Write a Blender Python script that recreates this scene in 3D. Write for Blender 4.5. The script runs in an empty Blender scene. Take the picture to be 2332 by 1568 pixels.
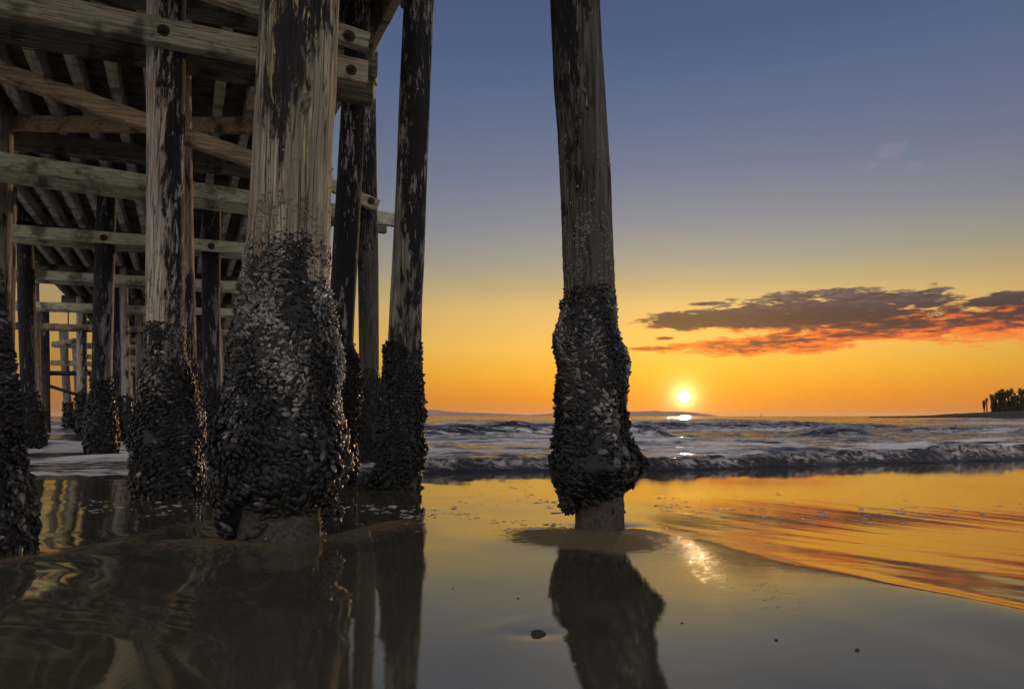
import bpy, math, random
import numpy as np
from mathutils import Vector
random.seed(7); rng = np.random.default_rng(7)
scene = bpy.context.scene
COL = scene.collection
# ------------------------------------------------------------------ camera
F = 1700.0; CX = 1166.0; CY = 784.0; HC = 0.72
TH = math.atan(163 / 1700.0)
cam_d = bpy.data.cameras.new('camera'); cam = bpy.data.objects.new('camera', cam_d); COL.objects.link(cam)
cam.location = (0, 0, HC); cam.rotation_euler = (math.pi / 2 + TH, 0, 0)
cam_d.sensor_width = 36; cam_d.lens = 36 * F / 2332.0; cam_d.clip_end = 60000; cam_d.clip_start = 0.05
scene.camera = cam
def ray(u, v):                       # image point -> (x, z) per metre of forward distance
    dy = CY - v
    fw = F * math.cos(TH) - dy * math.sin(TH)
    return (u - CX) / fw, (F * math.sin(TH) + dy * math.cos(TH)) / fw
def at(u, v, Y):
    a, b = ray(u, v); return np.array([a * Y, Y, HC + b * Y])
def gnd(u, v, z=0.0):
    a, b = ray(u, v); Y = (z - HC) / b; return np.array([a * Y, Y, z])
AX = np.array([-.402, .9156, 0]); TX = np.array([.9156, .402, 0])     # along the pier, across the pier
def atS(u, v, s):                    # on the vertical plane across the pier at distance s
    a, b = ray(u, v); Y = s / (a * AX[0] + AX[1]); return np.array([a * Y, Y, HC + b * Y])
def sl(s, l, z): p = AX * s + TX * l; return np.array([p[0], p[1], z])
def lin(c):
    return [((x / 255) / 12.92 if x <= 10 else ((x / 255 + .055) / 1.055) ** 2.4) for x in c]
# ------------------------------------------------------------------ numpy noise
def _h(ix, iy, iz, sd):
    n = (ix * 374761393 + iy * 668265263 + iz * 2147483647 + sd * 1274126177) & 0xffffffff
    n = ((n ^ (n >> 13)) * 1274126177) & 0xffffffff
    n = (n ^ (n >> 16)) & 0xffffffff
    return n / 4294967295.0
def noise(x, y, z=0.0, sd=0):
    x, y, z = np.broadcast_arrays(np.asarray(x, float), np.asarray(y, float), np.asarray(z, float))
    ix = np.floor(x).astype(np.int64); iy = np.floor(y).astype(np.int64); iz = np.floor(z).astype(np.int64)
    fx = x - ix; fy = y - iy; fz = z - iz
    fx = fx * fx * (3 - 2 * fx); fy = fy * fy * (3 - 2 * fy); fz = fz * fz * (3 - 2 * fz)
    r = 0
    for a in (0, 1):
        for b in (0, 1):
            for c in (0, 1):
                w = (fx if a else 1 - fx) * (fy if b else 1 - fy) * (fz if c else 1 - fz)
                r = r + w * _h(ix + a, iy + b, iz + c, sd)
    return r * 2 - 1
def fbm(x, y, z=0.0, o=4, sd=0):
    r = 0; a = 1; t = 0
    for k in range(o):
        r = r + a * noise(np.asarray(x) * 2 ** k, np.asarray(y) * 2 ** k, np.asarray(z) * 2 ** k, sd + k); t += a; a *= .5
    return r / t
def sst(a, b, x):
    t = np.clip((x - a) / (b - a), 0, 1); return t * t * (3 - 2 * t)
# ------------------------------------------------------------------ mesh helpers
def mesh_np(name, V, Fc, mat, parent=None, smooth=True, attrs=None, loc=None):
    V = np.asarray(V, np.float32); Fc = np.asarray(Fc, np.int32); k = Fc.shape[1]
    if loc is not None: V = V - np.asarray(loc, np.float32)
    me = bpy.data.meshes.new(name)
    me.vertices.add(len(V)); me.vertices.foreach_set('co', V.ravel())
    me.loops.add(Fc.size); me.loops.foreach_set('vertex_index', Fc.ravel())
    me.polygons.add(len(Fc)); me.polygons.foreach_set('loop_start', np.arange(0, Fc.size, k, dtype=np.int32))
    me.polygons.foreach_set('use_smooth', np.full(len(Fc), smooth))
    me.update(calc_edges=True); me.validate()
    for n, a in (attrs or {}).items():
        at_ = me.attributes.new(n, 'FLOAT', 'POINT'); at_.data.foreach_set('value', np.asarray(a, np.float32).ravel())
    me.materials.append(mat)
    o = bpy.data.objects.new(name, me); COL.objects.link(o)
    if loc is not None: o.location = loc
    if parent is not None:
        o.parent = parent
        if loc is not None: o.location = np.asarray(loc) - np.asarray(parent.location)
    return o
def tag(o, label=None, cat=None, group=None, kind=None):
    if label: o['label'] = label
    if cat: o['category'] = cat
    if group: o['group'] = group
    if kind: o['kind'] = kind
    return o
def empty(name, loc):
    o = bpy.data.objects.new(name, None); COL.objects.link(o); o.location = [float(q) for q in loc]; o.empty_display_size = .1; return o
def grid_faces(nr, nc, wrap=False):
    i = np.arange(nr - 1)[:, None]; j = np.arange(nc if wrap else nc - 1)[None, :]
    j2 = (j + 1) % nc
    return np.stack([i * nc + j, i * nc + j2, (i + 1) * nc + j2, (i + 1) * nc + j], -1).reshape(-1, 4)
class MB:
    def __init__(s): s.v = []; s.f = []; s.n = 0
    def add(s, V, Fc):
        s.v.append(np.asarray(V, float)); s.f.append(np.asarray(Fc, int) + s.n); s.n += len(V)
    def build(s, name, mat, parent=None, smooth=False, loc=None, attrs=None):
        return mesh_np(name, np.concatenate(s.v), np.concatenate(s.f), mat, parent, smooth, attrs, loc)
def beam(mb, p0, p1, w, h, up=(0, 0, 1), n=None, wob=.006, sd=0, bev=.012):
    """rough sawn timber from p0 to p1: bevelled section, subdivided along, slightly wavy"""
    p0 = np.asarray(p0, float); p1 = np.asarray(p1, float); d = p1 - p0; L = np.linalg.norm(d); d = d / L
    up = np.asarray(up, float); sd_ = np.cross(d, up); sd_ /= np.linalg.norm(sd_); u2 = np.cross(sd_, d)
    n = n or max(2, int(L / .25))
    b = min(bev, w * .2, h * .2)
    sec = [(-w/2+b,-h/2),(w/2-b,-h/2),(w/2,-h/2+b),(w/2,h/2-b),(w/2-b,h/2),(-w/2+b,h/2),(-w/2,h/2-b),(-w/2,-h/2+b)]
    V = []
    for i in range(n + 1):
        c = p0 + d * L * i / n
        for k, (a, q) in enumerate(sec):
            jj = wob * float(noise(i * .7, k // 2 * 3.1, sd * 5.7, 3)); kk = wob * float(noise(i * .9, k // 2 * 2.3, sd * 3.3, 9))
            V.append(c + sd_ * (a + jj) + u2 * (q + kk))
    Fc = grid_faces(n + 1, 8, True).tolist()
    m = n * 8
    for base, rev in ((0, False), (m, True)):
        for q in ((0, 1, 2, 3), (0, 3, 4, 7), (4, 5, 6, 7)):
            q = [base + x for x in q]; Fc.append(q[::-1] if not rev else q)
    mb.add(V, Fc)
def tube(mb, pts, r, ns=10, cap=True):
    pts = np.asarray(pts, float); r = np.broadcast_to(np.asarray(r, float), (len(pts),))
    V = []
    for i, p in enumerate(pts):
        d = pts[min(i + 1, len(pts) - 1)] - pts[max(i - 1, 0)]; d /= np.linalg.norm(d)
        a = np.cross(d, (0, 0, 1) if abs(d[2]) < .9 else (1, 0, 0)); a /= np.linalg.norm(a); b = np.cross(d, a)
        for k in range(ns):
            t = 2 * math.pi * k / ns; V.append(p + r[i] * (a * math.cos(t) + b * math.sin(t)))
    Fc = grid_faces(len(pts), ns, True).tolist()
    if cap:
        V.append(pts[0]); V.append(pts[-1]); n0 = len(V) - 2
        for k in range(ns):
            Fc.append([n0, (k + 1) % ns, k, k]); e = (len(pts) - 1) * ns
            Fc.append([n0 + 1, e + k, e + (k + 1) % ns, e + (k + 1) % ns])
    # degenerate quads are split by validate(); keep triangles as their own quads with midpoint
    V = list(V); out = []
    for q in Fc:
        if q[2] == q[3]:
            m = len(V); V.append((np.asarray(V[q[1]]) + np.asarray(V[q[2]])) / 2); out.append([q[0], q[1], m, q[2]])
        else: out.append(q)
    mb.add(V, out)
# ------------------------------------------------------------------ node helpers
def new_mat(name):
    m = bpy.data.materials.new(name); m.use_nodes = True; nt = m.node_tree; nt.nodes.clear()
    out = nt.nodes.new('ShaderNodeOutputMaterial'); b = nt.nodes.new('ShaderNodeBsdfPrincipled')
    nt.links.new(b.outputs[0], out.inputs[0]); return m, nt, b
class NT:
    def __init__(s, nt): s.nt = nt
    def n(s, t, **k):
        x = s.nt.nodes.new(t)
        for a, b in k.items(): setattr(x, a, b)
        return x
    def put(s, sock, val):
        if hasattr(val, 'is_output') or hasattr(val, 'links'): s.nt.links.new(val, sock)
        elif isinstance(val, (tuple, list)) and sock.type == 'RGBA' and len(val) == 3: sock.default_value = (*val, 1)
        else: sock.default_value = val
    def math(s, op, a, b=None, c=None, clamp=False):
        x = s.n('ShaderNodeMath', operation=op, use_clamp=clamp); s.put(x.inputs[0], a)
        if b is not None: s.put(x.inputs[1], b)
        if c is not None: s.put(x.inputs[2], c)
        return x.outputs[0]
    def vmath(s, op, a, b=None):
        x = s.n('ShaderNodeVectorMath', operation=op); s.put(x.inputs[0], a)
        if b is not None: s.put(x.inputs[1], b)
        return x.outputs['Value'] if op in ('DOT_PRODUCT', 'LENGTH') else x.outputs[0]
    def mr(s, v, a, b, c=0, d=1, smooth=True):
        x = s.n('ShaderNodeMapRange'); x.interpolation_type = 'SMOOTHSTEP' if smooth else 'LINEAR'
        for i, q in enumerate((v, a, b, c, d)): s.put(x.inputs[i], q)
        return x.outputs[0]
    def mix(s, f, a, b, mode='MIX'):
        x = s.n('ShaderNodeMix', data_type='RGBA', blend_type=mode); s.put(x.inputs[0], f); s.put(x.inputs[6], a); s.put(x.inputs[7], b); return x.outputs[2]
    def noise(s, vec, sc, det=4, ro=.5, dist=0, dim='3D'):
        x = s.n('ShaderNodeTexNoise', noise_dimensions=dim); s.put(x.inputs['Vector'], vec); s.put(x.inputs['Scale'], sc)
        x.inputs['Detail'].default_value = det; x.inputs['Roughness'].default_value = ro; x.inputs['Distortion'].default_value = dist
        return x.outputs['Fac']
    def scale(s, vec, v):
        x = s.n('ShaderNodeMapping'); s.put(x.inputs[0], vec); x.inputs['Scale'].default_value = v; return x.outputs[0]
    def attr(s, name):
        x = s.n('ShaderNodeAttribute'); x.attribute_name = name; return x.outputs['Fac']
    def bump(s, h, st, dist, normal=None):
        x = s.n('ShaderNodeBump'); s.put(x.inputs['Strength'], st); s.put(x.inputs['Distance'], dist); s.put(x.inputs['Height'], h)
        if normal: s.put(x.inputs['Normal'], normal)
        return x.outputs[0]
    def ramp(s, f, stops, interp='LINEAR'):
        x = s.n('ShaderNodeValToRGB'); x.color_ramp.interpolation = interp; e = x.color_ramp.elements
        while len(e) > 1: e.remove(e[-1])
        e[0].position = stops[0][0]; e[0].color = (*stops[0][1], 1)
        for p, c in stops[1:]:
            q = e.new(p); q.color = (*c, 1)
        s.put(x.inputs[0], f); return x.outputs[0]
# ------------------------------------------------------------------ wood
def pile_wood(name, light, mid, dark, thr=.5, bx=0.0, bz=0.0, z0=2.0, fine=1.0, peel=None, wet=1.1, seed=0.0, soft=.03, moss=None, spot=None, fleck=None, fth=.6, lx=0.0):
    """weathered pile: grain streaks, cracks, creosote patches (darker where noise + bx*x + bz*(z-z0) > thr)"""
    m, nt, b = new_mat(name); N = NT(nt)
    co = N.n('ShaderNodeTexCoord').outputs['Object']
    off = N.n('ShaderNodeMapping'); N.put(off.inputs[0], co); off.inputs['Location'].default_value = (seed, seed * 1.7, seed * 2.3); co2 = off.outputs[0]
    sep = N.n('ShaderNodeSeparateXYZ'); N.put(sep.inputs[0], co)
    xr = N.math('SUBTRACT', sep.outputs[0], N.math('MULTIPLY', sep.outputs[2], lx))
    grain = N.noise(N.scale(co2, (34, 34, 1.6)), 1.6, 5, .65)
    broad = N.noise(N.scale(co2, (9, 9, .8)), 1, 3, .5, .4)
    c = N.mix(N.mr(grain, .34, .66), mid, light)
    c = N.mix(N.mr(broad, .35, .7, 0, .7), c, [q * .72 for q in mid])
    crack = N.noise(N.scale(co2, (26, 26, .7)), 1.3, 2, .4, .5)
    crk = N.math('SUBTRACT', 1, N.mr(N.math('ABSOLUTE', N.math('SUBTRACT', crack, .5)), .0, .03))
    c = N.mix(N.math('MULTIPLY', crk, .8), c, [q * .25 for q in mid])
    p = N.noise(N.scale(co2, (11 * fine, 11 * fine, 2.6 * fine)), 1, 8, .68, .35)
    big = N.noise(N.scale(co2, (4, 4, 1.0)), 1, 2, .5)
    v = N.math('ADD', p, N.math('MULTIPLY', N.math('SUBTRACT', big, .5), .6))
    v = N.math('ADD', v, N.math('MULTIPLY', xr, bx))
    v = N.math('ADD', v, N.math('MULTIPLY', N.math('SUBTRACT', sep.outputs[2], z0), bz))
    if spot:
        xo, wx, za, zb, amp = spot
        dx = N.math('POWER', N.math('DIVIDE', N.math('SUBTRACT', xr, xo), wx), 2)
        v = N.math('ADD', v, N.math('MULTIPLY', N.math('MULTIPLY', N.mr(sep.outputs[2], za, zb), N.math('MAXIMUM', N.math('SUBTRACT', 1, dx), -.6)), amp))
    pm = N.mr(v, thr - soft, thr + soft)
    dk = N.mix(N.noise(N.scale(co2, (60, 60, 8)), 1, 4), [q * .6 for q in dark], [q * 1.7 for q in dark])
    if fleck:
        fl = N.noise(N.scale(co2, (30 * fine, 30 * fine, 5 * fine)), 1, 7, .72, .5); fl2 = N.noise(N.scale(co2, (6, 6, 1.6)), 1, 2, .5)
        dk = N.mix(N.mr(N.math('ADD', fl, N.math('MULTIPLY', N.math('SUBTRACT', fl2, .5), .5)), fth, fth + .03), dk, fleck)
    c = N.mix(pm, c, dk)
    if peel:
        pl = N.noise(N.scale(co2, (22, 22, 3.0)), 1, 6, .7, .6)
        c = N.mix(N.math('MULTIPLY', N.mr(pl, .60, .64), N.mr(sep.outputs[2], z0 - .6, z0 + .9)), c, peel)
    # damp foot of the pile is darker (tide mark, stays put)
    c = N.mix(N.mr(sep.outputs[2], wet * .55, wet + .35, .55, 0), c, [q * .3 for q in mid])
    if moss: c = N.mix(N.math('MULTIPLY', N.mr(N.noise(N.scale(co2, (5, 5, 3)), 1, 5), .5, .62), .5), c, moss)
    N.put(b.inputs['Base Color'], c); b.inputs['Roughness'].default_value = .8
    b.inputs['Specular IOR Level'].default_value = .3
    h = N.math('ADD', N.math('MULTIPLY', grain, .5), N.math('MULTIPLY', crk, -.8)); h = N.math('ADD', h, N.math('MULTIPLY', pm, -.35))
    N.put(b.inputs['Normal'], N.bump(h, 1.0, .018))
    return m
def beam_wood(name, light, mid, dark, axis, green=0.0):
    m, nt, b = new_mat(name); N = NT(nt)
    co = N.n('ShaderNodeTexCoord').outputs['Object']
    rot = N.n('ShaderNodeMapping'); N.put(rot.inputs[0], co); rot.inputs['Rotation'].default_value = (0, 0, -math.atan2(axis[1], axis[0])); r = rot.outputs[0]
    g = N.noise(N.scale(r, (1.4, 26, 34)), 1.5, 6, .65, .3)
    bl = N.noise(r, 2.2, 5, .6)
    c = N.mix(N.mr(g, .35, .65), mid, light)
    c = N.mix(N.mr(bl, .5, .68, 0, .85), c, dark)
    kn = N.n('ShaderNodeTexVoronoi'); N.put(kn.inputs['Vector'], N.scale(r, (1.6, 5, 5))); kn.inputs['Scale'].default_value = 1
    c = N.mix(N.mr(kn.outputs['Distance'], .06, .16, .7, 0), c, dark)
    crack = N.noise(N.scale(r, (.8, 14, 18)), 1.3, 2, .4, .4)
    crk = N.math('SUBTRACT', 1, N.mr(N.math('ABSOLUTE', N.math('SUBTRACT', crack, .5)), 0, .018))
    c = N.mix(N.math('MULTIPLY', crk, .7), c, [q * .3 for q in dark])
    N.put(b.inputs['Base Color'], c); b.inputs['Roughness'].default_value = .85; b.inputs['Specular IOR Level'].default_value = .2
    N.put(b.inputs['Normal'], N.bump(N.math('SUBTRACT', g, N.math('MULTIPLY', crk, .6)), .6, .01))
    return m
T = lin
W_BIG = pile_wood('weathered_tan_wood', T((184,172,150)), T((122,110,94)), T((30,29,30)), thr=.70, bz=.02, z0=2.3, peel=T((196,178,128)), wet=1.2, seed=3.1, spot=(.03, .27, 2.15, 2.75, .34), fleck=T((150,138,98)), fth=.57, soft=.05)
W_LIGHT = pile_wood('pale_peeling_wood', T((196,184,168)), T((142,128,114)), T((26,26,28)), thr=.60, bx=1.9, bz=.0, wet=1.2, seed=11.7, fleck=T((150,146,142)), fth=.58, lx=-.05, soft=.05)
W_BLACK = pile_wood('black_creosote_wood', T((150,146,145)), T((90,85,82)), T((20,20,22)), thr=.34, bx=-.35, wet=1.1, seed=5.2, fine=1.0, fleck=T((140,136,134)), fth=.60)
W_MIX = pile_wood('flaking_dark_wood', T((150,142,132)), T((98,90,84)), T((20,20,22)), thr=.44, bx=.9, bz=.05, z0=2.5, wet=1.6, seed=8.8, fine=1.1, fleck=T((132,126,120)), fth=.575)
W_GREY = pile_wood('grey_flaking_wood', T((98,93,88)), T((60,56,52)), T((17,17,20)), thr=.60, bz=.10, z0=2.2, bx=-.5, lx=-.03, wet=1.3, seed=1.3, fine=1.7, fleck=T((118,112,108)), fth=.58)
W_MID = pile_wood('grey_brown_wood', T((168,155,140)), T((108,97,88)), T((24,23,24)), thr=.55, bx=.7, wet=1.1, seed=21.0, fleck=T((130,120,110)))
W_DARK = pile_wood('dark_blue_black_wood', T((150,146,148)), T((88,82,82)), T((22,22,25)), thr=.45, bx=-1.1, wet=1.0, seed=31.0, fleck=T((120,118,120)), fth=.62)  # paler right side puts highlight rims into the wood colour
B_T = beam_wood('grey_timber', T((182,174,154)), T((132,125,108)), T((52,48,42)), TX)
B_G = beam_wood('greenish_timber', T((192,194,168)), T((146,148,126)), T((70,69,58)), TX)
B_D = beam_wood('dark_timber', T((112,111,98)), T((76,75,66)), T((26,25,22)), TX)  # darker timber tone for some cross beams, caps, blocks and the pole
B_A = beam_wood('stringer_timber', T((188,184,172)), T((150,146,136)), T((92,88,80)), AX)
B_P = beam_wood('deck_plank_timber', T((110,108,100)), T((70,68,64)), T((18,18,18)), TX)
B_BR = beam_wood('brown_brace_timber', T((176,154,128)), T((126,108,88)), T((48,40,34)), TX)
def plain(name, col, rough=.6, metal=0.0, bump=0.0, var=.4, sc=20):
    m, nt, b = new_mat(name); N = NT(nt); co = N.n('ShaderNodeTexCoord').outputs['Object']
    f = N.noise(co, sc, 5, .6)
    N.put(b.inputs['Base Color'], N.mix(N.mr(f, .3, .7), [q * (1 - var) for q in col], [q * (1 + var) for q in col]))
    b.inputs['Roughness'].default_value = rough; b.inputs['Metallic'].default_value = metal
    if bump: N.put(b.inputs['Normal'], N.bump(f, .6, bump))
    return m
RUST = plain('rusted_iron', T((58,38,30)), .7, .3, .004, .5, 60)
IRON = plain('dark_iron', T((40,38,38)), .6, .3, .003, .4, 60)
STRAIN = plain('rust_stained_wood', T((62,44,32)), .9, 0, .003, .5, 30)
# ------------------------------------------------------------------ mussels
def shell_mat(name, dark, light, rough=.5):
    m, nt, b = new_mat(name); N = NT(nt)
    a = N.attr('tone'); co = N.n('ShaderNodeTexCoord').outputs['Object']
    f = N.noise(co, 160, 3, .6)
    v = N.math('ADD', a, N.math('MULTIPLY', N.math('SUBTRACT', f, .5), .7))
    c = N.ramp(v, [(0, [q * .5 for q in dark]), (.45, dark), (.8, light), (1, [min(1, q * 1.8) for q in light])])
    N.put(b.inputs['Base Color'], c); b.inputs['Roughness'].default_value = rough; b.inputs['Specular IOR Level'].default_value = .3
    N.put(b.inputs['Normal'], N.bump(f, .35, .003))
    return m
M_SHELL = shell_mat('mussel_shells', T((31,31,31)), T((136,133,129)))
M_BARN = plain('barnacle_crust', T((120,110,98)), .85, 0, .004, .5, 120)
M_CRUST = plain('sandy_barnacle_crust', T((58,52,45)), .85, 0, .014, .6, 38)
def shell_template(ns, nr):
    ts = np.linspace(0, 1, nr + 2)[1:-1]; V = [(0, 0, 0)]
    for t in ts:
        w = math.sin(math.pi * t ** .78) ** .62
        for k in range(ns):
            a = 2 * math.pi * k / ns; ca, sa = math.cos(a), math.sin(a)
            V.append((t + .04 * ca * t, .5 * w * ca, .5 * w * np.sign(sa) * abs(sa) ** 1.2))
    V.append((1, 0, 0)); Fc = []
    for k in range(ns): Fc.append((0, 1 + (k + 1) % ns, 1 + k))
    for r in range(nr - 1):
        for k in range(ns):
            a = 1 + r * ns + k; b = 1 + r * ns + (k + 1) % ns; Fc += [(a, b, b + ns), (a, b + ns, a + ns)]
    e = len(V) - 1
    for k in range(ns): Fc.append((e, e - ns + k, e - ns + (k + 1) % ns))
    return np.array(V, float), np.array(Fc, int)
SH_HI = shell_template(8, 4); SH_LO = shell_template(5, 2)
def place_shells(P, Nn, L, W, Th, D, tpl):
    """P positions, Nn normals, D long-axis direction; returns verts, faces"""
    X = D / np.linalg.norm(D, axis=1, keepdims=True)
    Z = Nn - X * np.sum(Nn * X, 1, keepdims=True); zl = np.linalg.norm(Z, axis=1, keepdims=True)
    Z = np.where(zl > .05, Z / np.maximum(zl, 1e-6), np.cross(X, [0.3, .5, .8])); Z /= np.linalg.norm(Z, axis=1, keepdims=True)
    Y = np.cross(Z, X); V0, F0 = tpl
    V = P[:, None, :] + (V0[None, :, 0:1] - .35) * L[:, None, None] * X[:, None, :] + V0[None, :, 1:2] * W[:, None, None] * Y[:, None, :] + V0[None, :, 2:3] * Th[:, None, None] * Z[:, None, :]
    Fc = F0[None] + (np.arange(len(P)) * len(V0))[:, None, None]
    return V.reshape(-1, 3), Fc.reshape(-1, 3)
def cone_template(ns=6):
    V = []; 
    for r, h in ((1, 0), (.72, .55), (.42, .8), (.3, .45)):
        for k in range(ns): a = 2 * math.pi * k / ns + r; V.append((r * math.cos(a), r * math.sin(a), h))
    Fc = []
    for r in range(3):
        for k in range(ns):
            a = r * ns + k; b = r * ns + (k + 1) % ns; Fc += [(a, b, b + ns), (a, b + ns, a + ns)]
    e = 3 * ns
    for k in range(1, ns - 1): Fc.append((e, e + k, e + k + 1))
    return np.array(V), np.array(Fc)
CONE = cone_template()
def place_cones(P, Nn, R):
    n = len(P); A = np.cross(Nn, rng.normal(size=(n, 3))); A /= np.linalg.norm(A, axis=1, keepdims=True); B = np.cross(Nn, A); V0, F0 = CONE
    h = R * rng.uniform(.6, 1.1, n)
    V = P[:, None, :] + V0[None, :, 0:1] * R[:, None, None] * A[:, None, :] + V0[None, :, 1:2] * R[:, None, None] * B[:, None, :] + V0[None, :, 2:3] * h[:, None, None] * Nn[:, None, :]
    Fc = F0[None] + (np.arange(n) * len(V0))[:, None, None]
    return V.reshape(-1, 3), Fc.reshape(-1, 3)
# ------------------------------------------------------------------ piles
def ext(zs, vals, z):                # linear interpolation with linear extrapolation
    zs = np.asarray(zs); vals = np.asarray(vals); o = np.argsort(zs); zs = zs[o]; vals = vals[o]
    r = np.interp(z, zs, vals)
    hi = z > zs[-1]; s = (vals[-1] - vals[-2]) / (zs[-1] - zs[-2]); r = np.where(hi, vals[-1] + s * (z - zs[-1]), r)
    return r
def make_pile(label, Y, shaft, wood, ztop, prof=None, mus=None, barn=None, cat='piling', group='pier piles standing in sand and surf', lean=0.0, zbot=-.7,
              hi=False, name='mussel_covered_pile', clumps=(), seed=0, segs=48, rough=1.0, crust=None, tone=.45):
    """shaft: [(v, uL, uR)] pile edges; prof: [(v, uL, uR)] mussel silhouette; Y forward distance at the base"""
    rg = np.random.default_rng(100 + seed)
    def conv(rows):
        z, c, h = [], [], []
        for v, a, b_ in rows:
            p = at((a + b_) / 2, v, Y); q0 = at(a, v, Y); q1 = at(b_, v, Y); z.append(p[2]); c.append(p[0]); h.append((q1[0] - q0[0]) / 2)
        o = np.argsort(z); return np.array(z)[o], np.array(c)[o], np.array(h)[o]
    sz, sc_, sr = conv(shaft)
    def C(z): return ext(sz, sc_, z)
    def R(z): return np.clip(ext(sz, sr, z), sr.min() * .85, sr.max() * 1.08)
    def CYf(z): return Y + lean * np.clip(z, 0, 9)
    x0 = float(C(np.array(0.0))); root = empty(name, (x0, Y, 0)); tag(root, label, cat, group)
    dz = .03 if hi else .09
    zz = np.arange(zbot, ztop + dz * .5, dz); th = np.linspace(0, 2 * np.pi, segs, endpoint=False)
    Zg, Tg = np.meshgrid(zz, th, indexing='ij'); ct, st = np.cos(Tg), np.sin(Tg)
    r = R(Zg) * (1 + .022 * rough * fbm(ct * 1.2 + seed, st * 1.2, Zg * .7, 3, 5)) 
    r = r - .006 * rough * np.clip(noise(Tg * 7 / np.pi * 2.0, Zg * .9, seed, 8), 0, 1) ** 2 * (3 if hi else 1)
    if hi: r = r + .0035 * fbm(Tg * 9, Zg * 3, seed, 3, 4)
    V = np.stack([C(Zg) + r * ct, CYf(Zg) + r * st, Zg], -1).reshape(-1, 3)
    Fc = grid_faces(len(zz), segs, True)
    top = (len(zz) - 1) * segs; ctop = len(V); V = np.vstack([V, [[float(C(zz[-1])), float(CYf(zz[-1])), zz[-1] + .01]]])
    k = np.arange(0, segs, 2); cap = np.stack([top + k, top + (k + 1) % segs, top + (k + 2) % segs, np.full_like(k, ctop)], -1)
    mesh_np('shaft', V, np.vstack([Fc, cap]), wood, root, True, None, (x0, Y, 0))
    if prof:
        pz, pc, ph = conv(prof); L_ = pc - ph; R_ = pc + ph
        shl = mus.get('out', .03)
        def rad(t, z):
            cx = C(z); a = np.interp(z, pz, R_) - cx - shl; b2 = cx - np.interp(z, pz, L_) - shl
            ct = np.cos(t); mx = np.where(ct > 0, a * ct ** 2 + (a + b2) / 2 * (1 - ct ** 2), b2 * ct ** 2 + (a + b2) / 2 * (1 - ct ** 2))
            bump_ = 1 + mus.get('lump', .12) * 1.25 * fbm(np.cos(t) * 2.2 + seed, np.sin(t) * 2.2, z * 4.6, 3, 40) * (1 - ct ** 4 * .6)
            rs = R(z)
            return np.maximum(mx * bump_, 0) , rs
        zlo, zhi = mus['z0'] if 'z0' in mus else pz[0], pz[-1]
        nz = max(8, int((zhi - zlo) / (.03 if hi else .08))); zc = np.linspace(zlo, zhi, nz); sg = 56 if hi else 24
        th2 = np.linspace(0, 2 * np.pi, sg, endpoint=False); Zc, Tc = np.meshgrid(zc, th2, indexing='ij'); rc, rs = rad(Tc, Zc)
        edge = noise(np.cos(Tc) * 2, np.sin(Tc) * 2, seed, 77) * .06
        fade = sst(zhi + .02, zhi - mus.get('fade', .12), Zc + edge)
        rc = rs * .96 * (1 - fade) + np.maximum(rc, rs * .97) * fade
        def zlow(t, ex=0): return mus.get('z0', zlo) + (mus.get('z0r', mus.get('z0', zlo)) - mus.get('z0', zlo)) * sst(-.9, -.35, np.cos(t)) + .05 * noise(np.cos(t) * 4, np.sin(t) * 4, seed, 31) * ('z0r' in mus) * 1.8
        lowf = sst(0, .07, Zc - zlow(Tc)) if 'z0r' in mus else 1.0
        rc = rs * .93 * (1 - lowf) + rc * lowf
        rc = rc + (.010 * noise(Tc * 6, Zc * 25, seed, 12) * fade * lowf if hi else 0)
        V = np.stack([C(Zc) + rc * np.cos(Tc), CYf(Zc) + rc * np.sin(Tc), Zc], -1).reshape(-1, 3); Fq = grid_faces(nz, sg, True)
        Ft = np.vstack([Fq[:, [0, 1, 2]], Fq[:, [0, 2, 3]]]); VV = [V]; FF = [Ft]; TT = [np.full(len(V), .12)]; off = len(V)
        # individual shells
        zonesz = mus['sizes']   # [(z, length)]
        zs_ = np.array([q[0] for q in zonesz]); ls_ = np.array([q[1] for q in zonesz])
        area = 2 * np.pi * float(np.mean(rad(th2, np.full(sg, (zlo + zhi) / 2))[0])) * (zhi - zlo)
        lm = float(np.interp((zlo + zhi) / 2, zs_, ls_)); n = int(area / (ls_.min() * mus.get('sp', .5)) ** 2)
        z = rg.uniform(zlo, zhi, n); keep = rg.uniform(0, 1, n) < (ls_.min() / np.interp(z, zs_, ls_)) ** 2 
        z = z[keep]; n2 = len(z); t = rg.uniform(0, 2 * np.pi, n2)
        e = noise(np.cos(t) * 2, np.sin(t) * 2, seed, 77) * .06; fd = sst(zhi + .02, zhi - mus.get('fade', .12), z + e)
        kp = rg.uniform(0, 1, n2) < fd * 1.3 + .0
        if 'z0r' in mus: kp &= (z > zlow(t)) | (rg.uniform(0, 1, n2) < .05)
        hole = fbm(np.cos(t) * 1.3, np.sin(t) * 1.3 + seed, z * 2.2, 2, 60); kp &= ~((hole > .42) & (rg.uniform(0, 1, n2) < .75))
        z, t, fd = z[kp], t[kp], fd[kp]; n3 = len(z)
        rr, rs = rad(t, z); rr = rs * (1 - fd) + np.maximum(rr, rs * .98) * fd
        rr = rr + .012 * fbm(np.cos(t) * 7, np.sin(t) * 7, z * 9, 2, 71) * (1 if hi else .6) + np.interp(z, zs_, ls_) * .3 * rg.uniform(0, 1, n3) ** 4
        eps = .03; r1, _ = rad(t, z + eps); r0, _ = rad(t, z - eps); dr = np.clip((r1 - r0) / (2 * eps), -1.2, 1.2)
        Nn = np.stack([np.cos(t), np.sin(t), -dr], -1); Nn /= np.linalg.norm(Nn, axis=1, keepdims=True)
        P = np.stack([C(z) + rr * np.cos(t), CYf(z) + rr * np.sin(t), z], -1)
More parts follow.
